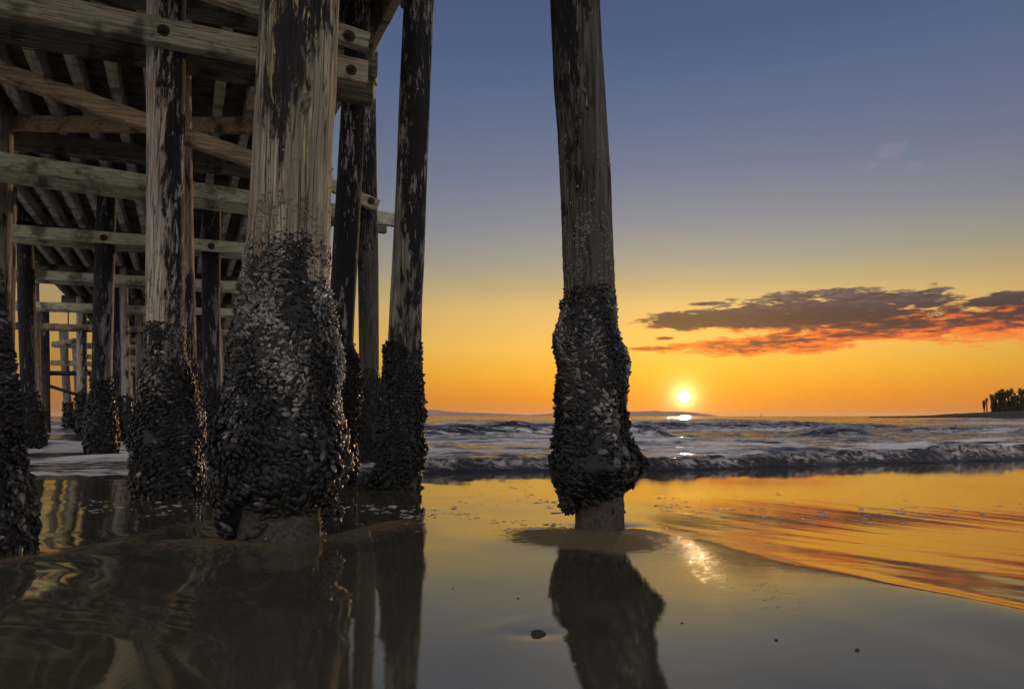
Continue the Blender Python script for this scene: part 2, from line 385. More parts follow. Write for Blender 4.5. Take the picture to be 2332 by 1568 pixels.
        Tn = np.stack([-np.sin(t), np.cos(t), 0 * t], -1); Bn = np.cross(Nn, Tn)
        ph_ = 1.9 * noise(np.cos(t) * 2.3 + seed, np.sin(t) * 2.3, z * 3.5, 90) + rg.normal(0, .42, n3)
        sgn = np.where(noise(np.cos(t) * 1.5, np.sin(t) * 1.5, z * 2 + seed, 93) > 0, 1, -1)
        o_ = np.clip(.6 + .4 * noise(np.cos(t) * 2 + 5, np.sin(t) * 2, z * 4, 91) + rg.normal(0, .2, n3), .05, 1.4)
        D = Tn * (np.cos(ph_) * sgn)[:, None] + Bn * np.sin(ph_)[:, None] + Nn * o_[:, None] + rg.normal(0, .2, (n3, 3))
        big = sst(.035, .06, np.interp(z, zs_, ls_)); L = np.interp(z, zs_, ls_) * np.clip(rg.normal(.98, .36, n3), .4, 2.0); Wd = L * (rg.uniform(.38, .50, n3) + .12 * big); Td = L * rg.uniform(.32, .42, n3)
        v1, f1 = place_shells(P, Nn, L, Wd, Td, D, SH_HI if hi else SH_LO); ppv = len((SH_HI if hi else SH_LO)[0])
        patch = noise(np.cos(t) * 2 + 3, np.sin(t) * 2, z * 3 + seed, 95)  # paler patches paint shell highlights into the tone
        tn = np.clip(tone - .06 + (.32 - .16 * big) * patch - .16 * big + rg.normal(0, .13, n3), .03, 1)
        VV.append(v1); FF.append(f1 + off); TT.append(np.repeat(tn, ppv)); off += len(v1)
        for (cu, cv, ry, rx, rz) in clumps:      # extra hanging clumps: image centre, y offset, radii
            c = at(cu, cv, Y + ry); nn = int(4 * np.pi * rx * rz / (lm * .42) ** 2); q = rg.normal(size=(nn, 3)); q /= np.linalg.norm(q, axis=1, keepdims=True)
            Pc = c + q * np.array([rx, rx, rz]); Lc = np.full(nn, np.interp(c[2], zs_, ls_)) * rg.uniform(.8, 1.4, nn)
            v1, f1 = place_shells(Pc - q * .02, q, Lc, Lc * .5, Lc * .34, q + rg.normal(0, .7, (nn, 3)), SH_HI if hi else SH_LO)
            VV.append(v1); FF.append(f1 + off); TT.append(np.repeat(np.clip(rg.normal(.32, .12, nn), 0, 1), ppv)); off += len(v1)
        mc = mesh_np('mussel_crust', np.vstack(VV), np.vstack(FF), M_SHELL, root, True, {'tone': np.concatenate(TT)}, (x0, Y, 0)); mc['kind'] = 'stuff'
    if barn:
        P_, N_, R_b = [], [], []
        for (za, zb, n, r0_, r1_, tight) in barn:
            z = za + (zb - za) * rg.uniform(0, 1, n) ** tight; t = rg.uniform(0, 2 * np.pi, n)
            k = rg.uniform(0, 1, n) < sst(-.35, .25, noise(np.cos(t) * 3, np.sin(t) * 3, z * 5, 99)) + .12
            z, t = z[k], t[k]; rr = R(z) * .995
            P_.append(np.stack([C(z) + rr * np.cos(t), CYf(z) + rr * np.sin(t), z], -1)); N_.append(np.stack([np.cos(t), np.sin(t), 0 * t], -1)); R_b.append(rg.uniform(r0_, r1_, len(z)))
        v1, f1 = place_cones(np.vstack(P_), np.vstack(N_), np.concatenate(R_b))
        bo = mesh_np('barnacles', v1, f1, M_BARN, root, False, None, (x0, Y, 0)); bo['kind'] = 'stuff'
    if crust:
        za, zb, th_ = crust; zc = np.arange(za, zb + .001, .02); tt = np.linspace(0, 2 * np.pi, 72, endpoint=False); Zc, Tc = np.meshgrid(zc, tt, indexing='ij')
        f = sst(zb, zb - .1, Zc); rc = R(Zc) * (1 - .03 * (1 - f)) + th_ * f * (1 + 1.2 * fbm(Tc * 5, Zc * 16, seed, 3, 55))
        mesh_np('sandy_crust', np.stack([C(Zc) + rc * np.cos(Tc), CYf(Zc) + rc * np.sin(Tc), Zc], -1).reshape(-1, 3), grid_faces(len(zc), 72, True), M_CRUST, root, True, None, (x0, Y, 0))
    return root, C, R, CYf
def Yb(u, v, z=0.0): return float(gnd(u, v, z)[1])
ZT = 5.6
GRP = None
# big foreground pile
Y3 = Yb(635, 1222)
p3 = make_pile('thickest tan piling in the foreground, cloaked in large mussels, black stained near the top', Y3,
  [(-80,602,776),(0,597,770),(100,592,767),(200,587,764),(300,582,757),(400,577,753),(500,571,750),(600,562,747),(800,556,740),(1000,548,734),(1215,542,728)],
  W_BIG, ZT, prof=[(545,566,752),(575,560,752),(616,556,751),(691,541,763),(766,524,773),(800,520,778),(856,516,786),(916,512,778),(941,509,782),(1006,481,790),(1060,475,792),(1091,476,787),(1131,490,768),(1160,492,730),(1185,494,726),(1216,512,724)],
  mus=dict(sizes=[(0,.064),(.5,.056),(.8,.044),(.95,.034),(1.5,.032),(1.75,.022),(1.9,.017)], out=.028, lump=.16, fade=.26, sp=.40, z0=-.03, z0r=.19), hi=True, seed=1, segs=96,
  barn=[(-.02,.32,420,.004,.010,1.0),(1.6,2.02,2600,.004,.009,1.2),(1.9,2.4,90,.006,.014,2.0)], clumps=[(756,1166,-.06,.05,.085),(520,1170,-.05,.06,.1),(512,1120,.1,.06,.1)], crust=(-.1,.30,.010), tone=.52)
# right pile
Y7 = Yb(1365, 1200)
p7 = make_pile('lone grey piling with thick mussel collar standing apart on the open beach', Y7,
  [(-80,1249,1361),(0,1253,1366),(100,1258,1371),(200,1262,1378),(300,1270,1384),(400,1275,1391),(500,1279,1394),(600,1282,1398),(800,1290,1405),(1000,1301,1412),(1120,1310,1417),(1198,1311,1420)],
  W_GREY, 5.6, prof=[(655,1284,1402),(670,1280,1402),(680,1269,1404),(710,1271,1407),(723,1266,1410),(740,1260,1407),(770,1255,1418),(798,1256,1430),(824,1262,1437),(842,1265,1438),(886,1262,1434),(925,1263,1426),(956,1267,1432),(987,1258,1436),(1010,1260,1445),(1035,1260,1464),(1057,1251,1472),(1079,1253,1458),(1092,1254,1448),(1112,1264,1424),(1128,1272,1416),(1150,1279,1412),(1165,1284,1408)],
  mus=dict(sizes=[(.1,.064),(.5,.056),(.75,.042),(.95,.029),(1.5,.024)], out=.022, lump=.1, fade=.30, sp=.40, z0=.10, z0r=.235), hi=True, seed=2, segs=80,
  barn=[(-.02,.32,380,.003,.008,1.0),(1.45,2.05,2600,.003,.008,1.3),(1.9,2.6,180,.005,.010,1.6)], crust=(-.1,.34,.005), clumps=[(1295,1140,-.05,.05,.07),(1277,694,0,.02,.045)], tone=.50)
# outer pile between
Y6 = Yb(918, 1112)
p6 = make_pile('tall black flaking piling with mussel base, just right of the pier deck edge', Y6,
  [(-60,923,991),(0,920,988),(200,910,980),(400,903,973),(600,893,966),(690,888,961),(780,884,959),(1000,882,957),(1110,880,955)],
  W_MIX, 6.2, prof=[(778,882,958),(786,867,959),(831,871,962),(881,866,966),(916,861,968),(941,860,971),(986,856,968),(1021,857,975),(1066,860,969),(1108,868,952)],
  mus=dict(sizes=[(0,.06),(1,.045),(1.5,.04)], out=.025, fade=.08, sp=.46, z0=-.05), hi=False, seed=3, segs=64, clumps=[(846,1092,.05,.12,.07),(868,1080,.1,.1,.12)], barn=[(1.3,1.7,120,.004,.01,1.5)], tone=.36)
Y4 = 8.0
p4 = make_pile('dark piling half hidden behind the thickest piling, bolted to the cross beam ends', Y4,
  [(-60,770,825),(0,767,823),(200,760,818),(400,752,811),(500,748,808),(700,741,800),(800,740,798),(1000,738,798),(1105,738,798)],
  W_BLACK, ZT, prof=[(770,742,797),(781,738,799),(816,730,816),(866,722,821),(941,720,817),(1006,716,811),(1066,712,816),(1104,712,812)],
  mus=dict(sizes=[(0,.06),(1,.05),(1.6,.04)], out=.025, fade=.1, sp=.46, z0=-.05), seed=4, segs=64, lean=.09, tone=.36)
Y2 = Yb(380, 1128)
p2 = make_pile('pale piling with a black streak down its right side, mussel skirt spreading at the sand', Y2,
  [(-60,339,420),(0,338,420),(300,337,418),(600,336,417),(740,336,416),(900,337,417),(1125,338,418)],
  W_LIGHT, ZT, prof=[(735,337,417),(760,335,419),(801,339,421),(833,327,432),(857,320,440),(881,314,448),(920,311,456),(973,305,463),(997,302,466),(1026,302,460),(1065,301,461),(1100,297,463),(1126,304,459)],
  mus=dict(sizes=[(0,.055),(.8,.046),(1.4,.036),(1.7,.026)], out=.028, fade=.16, sp=.42, z0=-.05), hi=True, seed=5, segs=80, barn=[(1.5,2.0,700,.005,.010,1.5)], tone=.46)
Y1 = 4.05
make_pile('mussel covered piling cut off by the left edge of the photo', Y1,
  [(-60,-190,-30),(0,-190,-30),(600,-182,-26),(900,-160,-12),(1260,-150,0)],
  W_MID, ZT, prof=[(560,-185,-20),(650,-186,2),(700,-188,6),(780,-190,12),(850,-192,22),(920,-195,38),(973,-200,36),(1052,-205,42),(1081,-205,46),(1130,-208,58),(1196,-205,74),(1240,-200,70),(1270,-190,64)],
  mus=dict(sizes=[(0,.058),(1,.048),(1.8,.034)], out=.028, fade=.15, sp=.44, z0=-.05), hi=True, seed=6, segs=48, tone=.50)
make_pile('brown weathered piling at the left edge, behind the cut off mussel covered one', 11.6,
  [(60,-28,28),(380,-30,25),(700,-34,20),(960,-36,18)], W_MID, ZT, prof=[(830,-36,20),(870,-44,26),(960,-50,32),(1060,-50,32)], mus=dict(sizes=[(0,.06),(2,.05)], out=.03, z0=-.2), seed=7)
make_pile('thin dark piling seen just right of the left edge piling', 15.6, [(400,-8,35),(709,-10,31),(1000,-12,30)], W_MID, ZT,
  prof=[(850,-12,31),(880,-16,36),(930,-18,40),(960,-16,35),(1040,-16,36)], mus=dict(sizes=[(0,.07),(2,.06)], out=.03, z0=-.3), seed=8)
make_pile('brown piling peeping out behind the pale black streaked piling', 9.6, [(170,370,433),(350,372,435),(600,376,440),(828,382,446),(1000,386,450)], W_MID, ZT,
  prof=[(815,384,446),(860,380,452),(900,376,459),(973,374,467),(1080,374,462)], mus=dict(sizes=[(0,.06),(2,.05)], out=.03, z0=-.2), seed=9)
p5 = make_pile('weathered piling topped by a squared post and iron strap at the deck corner', 12.4, [(190,815,856),(245,815,856),(400,812,858),(600,815,862),(800,818,863),(1048,816,862)], W_GREY, 6.12,
  prof=[(838,818,864),(860,816,868),(920,812,872),(1000,812,870),(1058,816,864)], mus=dict(sizes=[(0,.06),(2,.05)], out=.03, z0=-.35), seed=10, tone=.34)
make_pile('dark piling with a pale right edge, bolted beam crossing it left of the thickest piling', 15.7, [(300,463,503),(480,462,502),(700,461,500),(867,465,505),(1035,467,507)], W_DARK, ZT,
  prof=[(870,466,506),(893,466,509),(930,462,514),(1000,460,514),(1045,462,510)], mus=dict(sizes=[(0,.08),(2,.07)], out=.03, z0=-.35), seed=11)
make_pile('dark piling with a bulging mussel foot in the surf, left of the pale streaked piling', 14.9, [(300,226,267),(444,224,265),(523,220,261),(618,216,259),(745,213,256),(867,211,253),(1040,209,251)], W_DARK, ZT,
  prof=[(858,212,253),(880,210,257),(904,206,262),(947,195,265),(994,191,267),(1050,197,266)], mus=dict(sizes=[(0,.085),(2,.07)], out=.03, z0=-.35), seed=12)
make_pile('leaning dark piling in the surf near the left edge, framed by orange sky', 18.5, [(428,36,71),(552,40,73),(709,43,79),(894,50,84),(1010,53,87)], W_DARK, ZT,
  prof=[(885,51,84),(905,48,90),(947,42,99),(989,39,102),(1024,44,102)], mus=dict(sizes=[(0,.095),(2,.08)], out=.03, z0=-.35), seed=13)
# farther piles: (label, Y, shaft, wood, mussels)
def small_pile(label, Y, u_top, u_bot, wpx, vb, wood, mtop=None, mw=1.5, seed=0, ztop=ZT, name='mussel_covered_pile'):
    pr = None
    if mtop: pr = [(mtop, u_bot - wpx * .52, u_bot + wpx * .52), (mtop + 18, u_bot - wpx * .5 * mw * .85, u_bot + wpx * .5 * mw * .85), (vb - 22, u_bot - wpx * .5 * mw, u_bot + wpx * .5 * mw), (vb + 6, u_bot - wpx * .5 * mw * .9, u_bot + wpx * .5 * mw * .9)]
    return make_pile(label, Y, [(700, u_top - wpx / 2, u_top + wpx / 2), (vb, u_bot - wpx / 2, u_bot + wpx / 2)], wood, ztop, prof=pr, mus=dict(sizes=[(0, .006 * Y), (2, .005 * Y)], out=.03, z0=-.4, sp=.6), seed=seed, segs=20, name=name)
small_pile('slim piling tucked behind the bulging footed surf piling', 24.2, 263, 264, 22, 1007, W_DARK, 895, 1.3, 14)
small_pile('paler slim piling right of the bulging footed surf piling', 24.3, 281, 290, 21, 1010, W_LIGHT, 900, 1.3, 15)
small_pile('thin piling tight behind the leaning surf piling', 25.5, 83, 90, 13, 1002, W_MID, None, 1, 16, name='pile')
small_pile('bare smooth piling without mussels, right of the leaning surf piling', 34, 101, 105, 19, 988, W_GREY, None, 1, 17, name='pile')
small_pile('distant leaning piling against the orange sky, left one of the leaning pair', 39.3, 140, 158, 17, 984, W_MID, 915, 1.5, 18, ztop=5.5)
small_pile('distant leaning piling against the orange sky, right one of the leaning pair', 46, 166, 184, 15, 978, W_MID, 932, 1.5, 19, ztop=5.5)
k = 20
for s in (27.7, 34.6, 43.4, 51.4, 60.4, 69.4, 79.4, 90):
    for l in ((-3.7, -2.6, -1.6, -.5, .6, 1.8) if s > 30 else (.6, 1.8)):
        p = sl(s, l, 0); rr = .19 + .02 * math.sin(k); f = F / math.hypot(1, 0)
        u = CX + p[0] / p[1] * 1708; vb = 947 + .85 * 1708 / p[1]
        r_ = make_pile('distant piling deep under the pier among many like it', float(p[1]),
            [(500, u - 3 - rr * 1708 / p[1], u - 3 + rr * 1708 / p[1]), (vb, u - rr * 1708 / p[1], u + rr * 1708 / p[1])], (W_MID, W_LIGHT, W_DARK)[k % 3], ZT,
            prof=[(vb - 1.9 * 1708 / p[1], u - rr * 1708 / p[1], u + rr * 1708 / p[1]), (vb - 1.2 * 1708 / p[1], u - 1.5 * rr * 1708 / p[1], u + 1.5 * rr * 1708 / p[1]), (vb, u - 1.5 * rr * 1708 / p[1], u + 1.5 * rr * 1708 / p[1])],
            mus=dict(sizes=[(0, .006 * p[1]), (2, .005 * p[1])], out=.03, z0=-.4, sp=.7), seed=k, segs=14, group='distant pilings far under the pier')[0]
        k += 1
# ------------------------------------------------------------------ pier superstructure
pier = empty('pier', sl(8, 0, 0)); tag(pier, 'weathered wooden pier deck with cross beams, braces and stringers carried on rows of pilings', 'pier')
def timber(name, p0, p1, w, h, mat, sd=0, bolts=(), label=None, wob=.006, bolt_r=.05):
    mb = MB(); beam(mb, p0, p1, w, h, sd=sd, wob=wob); o = mb.build(name, mat, pier, False, p0)
    if label: o['label'] = label
    for (pt, nrm) in bolts:
        b = MB(); pt = np.asarray(pt); nrm = np.asarray(nrm)
        tube(b, [pt - nrm * .002, pt + nrm * .012], bolt_r, 16); tube(b, [pt + nrm * .01, pt + nrm * .045], bolt_r * .55, 6); tube(b, [pt + nrm * .04, pt + nrm * .065], bolt_r * .3, 8)
        q = b.build('bolt', RUST, None, False, pt); q.parent = o; q.location = pt - np.asarray(p0)
        # rust-stained timber around the bolt
    return o
# walers across the pier, two per bent; cap beam above carries stringers
ZW = 4.57
def bent(s_f, s_r, l0, l1, zf=ZW, cap_s=None, mat=B_G, fs=.235, bolts=(), sd=0, ft=.12, rear=None):
    bl = []
    for u, v in bolts: bl.append((atS(u, v, s_f - ft / 2), -AX))
    timber('cross_beam', sl(s_f, l0, zf), sl(s_f, l1, zf), ft, fs, mat, sd, bl)
    timber('cross_beam', sl(s_r, l0, zf), sl(s_r, (l1 if rear is None else rear), zf), ft, fs, B_D if rear is None else mat, sd + 1)
    if cap_s: timber('cap_beam', sl(cap_s, max(l0, -4.3), 4.88), sl(cap_s, min(l1, 2.0), 4.88), .28, .3, B_D, sd + 2)
ZB = 4.28
def hb(u, v, z=ZB): return gnd(u, v, z)
def xbeam(a, b, la, lb, mat, fs=.235, ft=.12, sd=0, bolts=(), label=None, br=.05, z=ZB):
    """timber through two sighted points at height z, then extended by la / lb metres past them"""
    p, q = hb(*a, z=z), hb(*b, z=z); d = (q - p) / np.linalg.norm(q - p); nrm = np.array([d[1], -d[0], 0.]); bl = []
    for (u, v) in bolts:
        k, kk = ray(u, v); o = p - nrm * 0; # intersect the sight line with the front face
        m0 = np.array([k, 1, kk]); c0 = np.array([0, 0, HC]); f0 = p + nrm * (ft / 2); t = np.dot(f0 - c0, nrm) / np.dot(m0, nrm); bl.append((c0 + m0 * t, nrm))
    return timber('cross_beam', p - d * la, q + d * lb, ft, fs, mat, sd, bl, label, bolt_r=br)
xbeam((0,2),(835,168), 1.5, 0, B_T, .25, .13, 1, [(372,70),(800,160)], 'lit grey cross beam running in front of the pale piling', .055)
xbeam((0,63),(588,168), 1.5, 1.2, B_D, .25, .13, 2, (), 'dark cross beam running behind the pale piling')
timber('cap_beam', sl(9.0, -4.7, 5.47), sl(9.0, 2.0, 5.47), .28, .3, B_D, 3)
xbeam((0,366),(850,494), 2, .42, B_G, .24, .12, 4, [(852,496)], None, .065)
xbeam((25,399),(573,474), 2, .3, B_G, .24, .12, 5)
xbeam((800,508),(878,520), .5, 0, B_D, .2, .12, 6)
timber('cap_beam', sl(14.9, -4.7, 5.47), sl(14.9, 2.2, 5.47), .28, .3, B_D, 7)
def bent(a, b, la, lb, cap, mat=B_G, bolts=(), sd=0, fs=.235):
    xbeam(a, b, la, lb, mat, fs, .12, sd, bolts, None, .07)
    p, q = hb(*a), hb(*b); o = AX * .6; d = (q - p) / np.linalg.norm(q - p)
    timber('cross_beam', p + o - d * la, q + o + d * lb, .12, fs, mat, sd + 1)
    timber('cap_beam', sl(cap, -4.7, 5.47), sl(cap, 2.2, 5.47), .28, .3, B_D, sd + 2)
bent((22,525),(565,566), .2, 1.6, 17.2, B_G, [(236,541),(481,560)], 8)
bent((35,623),(550,651), .1, 2.0, 22.2, B_G, [(51,624)], 12)
bent((79,695),(538,711), 1.0, 2.6, 28, B_G, (), 16)
bent((60,741),(500,756), 1.0, 4, 35, B_BR, (), 20)
for k_, s_ in enumerate((43, 51, 60, 69, 79)):
    for dd in (0, .6): timber('cross_beam', sl(s_ + dd, -6.1, ZB), sl(s_ + dd, 2.1, ZB), .12, .25, B_T, 24 + 3 * k_)
    timber('cross_beam', sl(s_, -6.1, 3.35), sl(s_, 2.1, 3.35), .12, .25, B_T, 25 + 3 * k_)
    timber('cap_beam', sl(s_ + .8, -4.7, 5.47), sl(s_ + .8, 2.2, 5.47), .28, .3, B_D, 26 + 3 * k_)
for (a, b_, s, w) in (((131,781),(197,771),42.6,.22),((150,740),(195,752),42.8,.2),((300,775),(332,768),42.6,.2),((300,820),(332,822),50.5,.2)):
    timber('brace', atS(*a, s), atS(*b_, s), .1, w, B_T, int(s))
def brace(a, b, s, w, h, mat, sd, label=None, bolts=()):
    return timber('brace', atS(*a, s), atS(*b, s), w, h, mat, sd, [(atS(*q, s - w / 2), -AX) for q in bolts], label, bolt_r=.06)
brace((-70,138),(620,380), 8.35, .12, .17, B_BR, 50, 'brown diagonal brace descending to the right across the bays')
brace((430,-35),(838,98), 7.22, .12, .185, B_T, 51, 'short grey brace end bolted above the cross beam right of the thickest piling', [(795,83)])
brace((600,352),(860,470), 11.9, .12, .2, B_T, 53, None, [(845,458)])
timber('brace', atS(-20, 281, 14.3), atS(620, 287, 11.5), .13, .235, B_BR, 52, (), 'level brown brace with a pale lower edge')
mb = MB(); tube(mb, [atS(90, 849, 40), atS(210, 850, 40)], .11, 10); tube(mb, [atS(290, 850, 40), atS(480, 851, 40)], .11, 10); mb.build('pipe', IRON, pier, True, atS(90, 849, 40))
mb = MB(); tube(mb, [atS(111, 878, 40), atS(200, 906, 44)], .08, 8); mb.build('pole', B_D, pier, True, atS(111, 878, 40))
# stringers along the pier and the plank deck
i = 0
for l in np.arange(-4.52, 1.95, .485):
    timber('stringer', sl(-2.5, l, 5.79), sl(92, l, 5.79), .145, .34, B_A, 60 + i, wob=.01); i += 1
timber('edge_stringer', sl(-2.5, 2.12, 5.76), sl(9.9, 2.12, 5.76), .11, .38, B_T, 80)
timber('edge_stringer', sl(9.95, 2.07, 5.79), sl(92, 2.07, 5.79), .1, .3, B_T, 81)
timber('fender_block', sl(9.7, 2.19, 5.5), sl(10.0, 2.19, 5.5), .13, .36, B_D, 82)
timber('fender_block', sl(8.0, 2.26, 5.68), sl(8.3, 2.26, 5.68), .14, .24, B_D, 83)
mb = MB(); s = -2.5; q = 0
while s < 92:
    w = .2 if s < 40 else .8
    n = 1; z = 6.01 + .008 * random.uniform(-1, 1)
    beam(mb, sl(s + w / 2, -4.8 + random.uniform(-.05, .05), z), sl(s + w / 2, 2.2 + random.uniform(-.04, .03), z), w - .012, .08, n=2, wob=.003, sd=q, bev=.004); s += w; q += 1
mb.build('plank_deck', B_P, pier, False, sl(-2.5, 0, 6.01))
# squared post, cap block and strap on the corner pile
timber('corner_post', at(838, 246, 12.4), at(837, 178, 12.4), .25, .25, B_T, 90)
timber('corner_cap', at(800, 169, 12.3), at(857, 169, 12.3), .3, .30, B_T, 91)
mb = MB(); beam(mb, at(829, 246, 12.25), at(829, 190, 12.25), .10, .03, up=(0, 1, 0)); o = mb.build('iron_strap', IRON, pier, False, at(829, 246, 12.25))
# conduit / hanging cables
mb = MB(); pts = [atS(30 + 230 * t, 108 + 50 * t * (1 - t) - 12 * t, 9.4) for t in np.linspace(0, 1, 14)]; tube(mb, pts, .006, 6); mb.build('cable', IRON, pier, True, pts[0])
mb = MB(); pts = [atS(-10 + 600 * t, 325 + 60 * t + 30 * t * (1 - t), 15.5) for t in np.linspace(0, 1, 14)]; tube(mb, pts, .012, 6); mb.build('cable', IRON, pier, True, pts[0])
mb = MB(); pts = [atS(158 - 5 * t, 590 + 260 * t, 44) for t in np.linspace(0, 1, 6)]; tube(mb, pts, .03, 6); mb.build('cable', IRON, pier, True, pts[0])
# ------------------------------------------------------------------ shoreline, sand, sea
def Ys(x):
    x = np.asarray(x, float); r = np.interp(x, [-12, -6, -3.5, -1, 2, 9, 16], [8.2, 8.5, 8.75, 9.45, 10.3, 13.2, 16.4])
    return r + np.clip(x - 16, 0, None) * .45
def poly_sd(x, y, pts):
    """distance to polyline and signed side (+ = beyond/right)"""
    best = np.full(x.shape, 1e9); side = np.zeros(x.shape)
    for (a, b) in zip(pts[:-1], pts[1:]):
        dx, dy = b[0] - a[0], b[1] - a[1]; L2 = dx * dx + dy * dy
        t = np.clip(((x - a[0]) * dx + (y - a[1]) * dy) / L2, 0, 1); px, py = a[0] + t * dx, a[1] + t * dy
        d = np.hypot(x - px, y - py); s = (dx * (y - a[1]) - dy * (x - a[0])); m = d < best
        best = np.where(m, d, best); side = np.where(m, np.sign(s), side)
    return best, side
RID = [gnd(u, v, z_)[:2] for u, v, z_ in ((1130,1222,0),(1230,1206,0),(1330,1200,0),(1430,1203,0),(1600,1234,.011),(1800,1290,.052),(2000,1336,.082),(2332,1402,.095),(2700,1470,.10))]
RID2 = [gnd(u, v)[:2] for u, v in ((-80,1310),(70,1280),(250,1245),(430,1195),(560,1180))]
RID3 = [gnd(u, v)[:2] for u, v in ((440,1232),(600,1228),(760,1218),(860,1195))]
def sandz(x, y):
    D = y - Ys(x); z = -.055 * np.clip(D - .3, 0, 14) - .01 * np.clip(D - 14, 0, 500)
    nr = np.clip(1 - (y - 8) / 4, 0, 1)
    z = z + nr * (.003 * noise(x * .9, y * .9, 0, 1) + .0022 * noise(x * 3 + y, y * 3.2, 0, 2) * sst(1.5, -2, x))
    z = z - .040 * sst(5.0, 8.8, y) * sst(-.2, 1.6, x)
    z = z + .100 * sst(5.4, 2.3, y) * sst(.75, 2.1, x + .3 * (5 - y)) * sst(-2, 2, y)
    d, sd = poly_sd(x, y, RID); w = np.where(sd > 0, .11, .36)
    z = z + (.001 + .010 * sst(1.05, 1.6, x)) * np.exp(-(d / w) ** 2) * sst(-.35, .2, x)
    z = z + .012 * np.exp(-(((x - .42) / .6) ** 2 + ((y - 4.45) / .5) ** 2))            # mound before the lone pile
    z = z - .02 * np.exp(-(((x - .6) / .2) ** 2 + ((y - 4.95) / .12) ** 2))
    d, sd = poly_sd(x, y, RID2); z = z + .016 * np.exp(-(d / np.where(sd > 0, .10, .2)) ** 2)
    d, sd = poly_sd(x, y, RID3); z = z + .016 * np.exp(-(d / np.where(sd > 0, .1, .24)) ** 2)
    z = z + .060 * sst(4.6, 2.1, y) * sst(-.8, -2.0, x) * sst(-2, 2, y) - .012 * np.exp(-(((x + 1.4) / .34) ** 2 + ((y - 4.6) / .34) ** 2))
    ac, al = x * .89 + y * .46, x * .46 - y * .89
    dr, sr_ = poly_sd(x, y, RID); fl = (sr_ > 0) * sst(.05, .3, dr) * sst(.3, .9, x) * sst(8, 5, y)
    z = z + fl * (.0011 * noise(al * .5, ac * 6.0, 0, 61) + .0005 * noise(al * .9, ac * 15, 0, 62))
    z = z + (1 - fl) * sst(.2, 1.0, x) * sst(4.4, 3.4, y) * .0005 * noise(al * .8, ac * 9, 0, 63)
    # ripples left in the sand under the pier
    rp = np.sin((x * .5 + y * 1.0) * 26 + 4 * noise(x * 1.6, y * 1.6, 0, 5)) * (.5 + .5 * noise(x * 1.1, y * 1.1, 0, 6))
    rp = rp + .30 * np.sin((x * .9 + y * .8) * 62 + 5 * noise(x * 3, y * 3, 0, 7))
    z = z + .0014 * rp * sst(-.4, -1.3, x) * sst(5.2, 4.0, y)
    z = z + .0016 * noise(x * 2.2 - y * .6, y * 5, 0, 8) * sst(-.6, -1.2, x) * sst(6, 4, y)
    # small scour behind the stone
    g = gnd(1225, 1445); z = z - .003 * np.exp(-(((x - g[0]) / .09) ** 2 + ((y - g[1]) / .05) ** 2))
    z = z + .0012 * np.exp(-(((x - g[0] + .12) - .9 * (y - g[1] - .1)) / .05) ** 2 - ((y - g[1] - .12) / .12) ** 2)
    return z
def gs(u, v):
    p = gnd(u, v)
    for _ in range(8): p = gnd(u, v, float(sandz(np.array([p[0]]), np.array([p[1]]))[0]))
    return p
xs = np.unique(np.concatenate([-np.geomspace(6, 4000, 40), np.arange(-6, 5.5, .026), np.geomspace(5.5, 4000, 44)]))
ys = np.unique(np.concatenate([-np.geomspace(3, 3000, 24), np.arange(-3, 1.2, .15), np.arange(1.2, 6.5, .024), np.arange(6.5, 16, .06), np.geomspace(16, 300, 20), [1000, 5000]]))
Yg, Xg = np.meshgrid(ys, xs, indexing='ij'); Zg = sandz(Xg, Yg)
d1, s1 = poly_sd(Xg, Yg, RID)
film = (s1 > 0) * sst(.0, .06, d1) * sst(.5, .9, Xg + (Yg - 3) * .3) ; film = np.maximum(film, sst(5.0, 6.0, Yg + .2 * noise(Xg, Yg, 0, 31)) )
matte = np.exp(-(((Xg - .45 + .45 * (Yg - 4.4)) / .46) ** 2 + ((Yg - 4.45) / .52) ** 2) ** 2) * sst(-.05, .1, 5.02 - Yg)
nm = ((s1 <= 0) | (d1 < .05)) * np.exp(-(d1 / .42) ** 2) * sst(.2, .6, Xg) * sst(1.15, .85, Xg); matte = np.maximum(matte, nm * .8); matte = np.maximum(matte, .10 * (s1 <= 0) * np.exp(-(d1 / .25) ** 2) * sst(.8, 1.4, Xg))
d3, s3 = poly_sd(Xg, Yg, RID3); matte = np.maximum(matte, .62 * (s3 <= 0) * np.exp(-(d3 / .38) ** 2))
d2, s2 = poly_sd(Xg, Yg, RID2); matte = np.maximum(matte, .42 * np.exp(-(d2 / .2) ** 2))
matte = np.clip(matte + .25 * fbm(Xg * 3, Yg * 3, 0, 3, 33) * (matte > .05), 0, 1)
m, nt, b = new_mat('wet_sand'); N = NT(nt)
co = N.n('ShaderNodeTexCoord').outputs['Object']
aF, aM0 = N.attr('film'), N.attr('matte')
gr = N.noise(co, 150, 2, .6); gr2 = N.noise(co, 22, 4, .6)
aM = N.math('ADD', aM0, N.math('ADD', N.math('MULTIPLY', N.math('SUBTRACT', gr, .5), 1.5), N.math('MULTIPLY', N.math('SUBTRACT', gr2, .5), .9)))
aM = N.mr(N.math('MULTIPLY', aM, N.mr(aM0, .02, .12)), .42, .58)
g1 = N.noise(co, 260, 2, .6); g2 = N.noise(co, 42, 5, .6); g3 = N.noise(co, 2.2, 5, .6)
c = N.mix(N.mr(g1, .3, .7), T((40,40,33)), T((118,114,92)))
c = N.mix(N.mr(g3, .35, .7, 0, .5), c, T((64,60,48)))
N.put(b.inputs['Base Color'], N.mix(aM, N.mix(.35, c, T((34,30,24))), N.mix(.75, c, T((178,150,116)))))
streak = N.n('ShaderNodeMapping'); N.put(streak.inputs[0], co); streak.inputs['Rotation'].default_value = (0, 0, math.radians(-62)); sv = streak.outputs[0]
st = N.noise(N.scale(sv, (14, 2.2, 1)), 1, 4, .6)
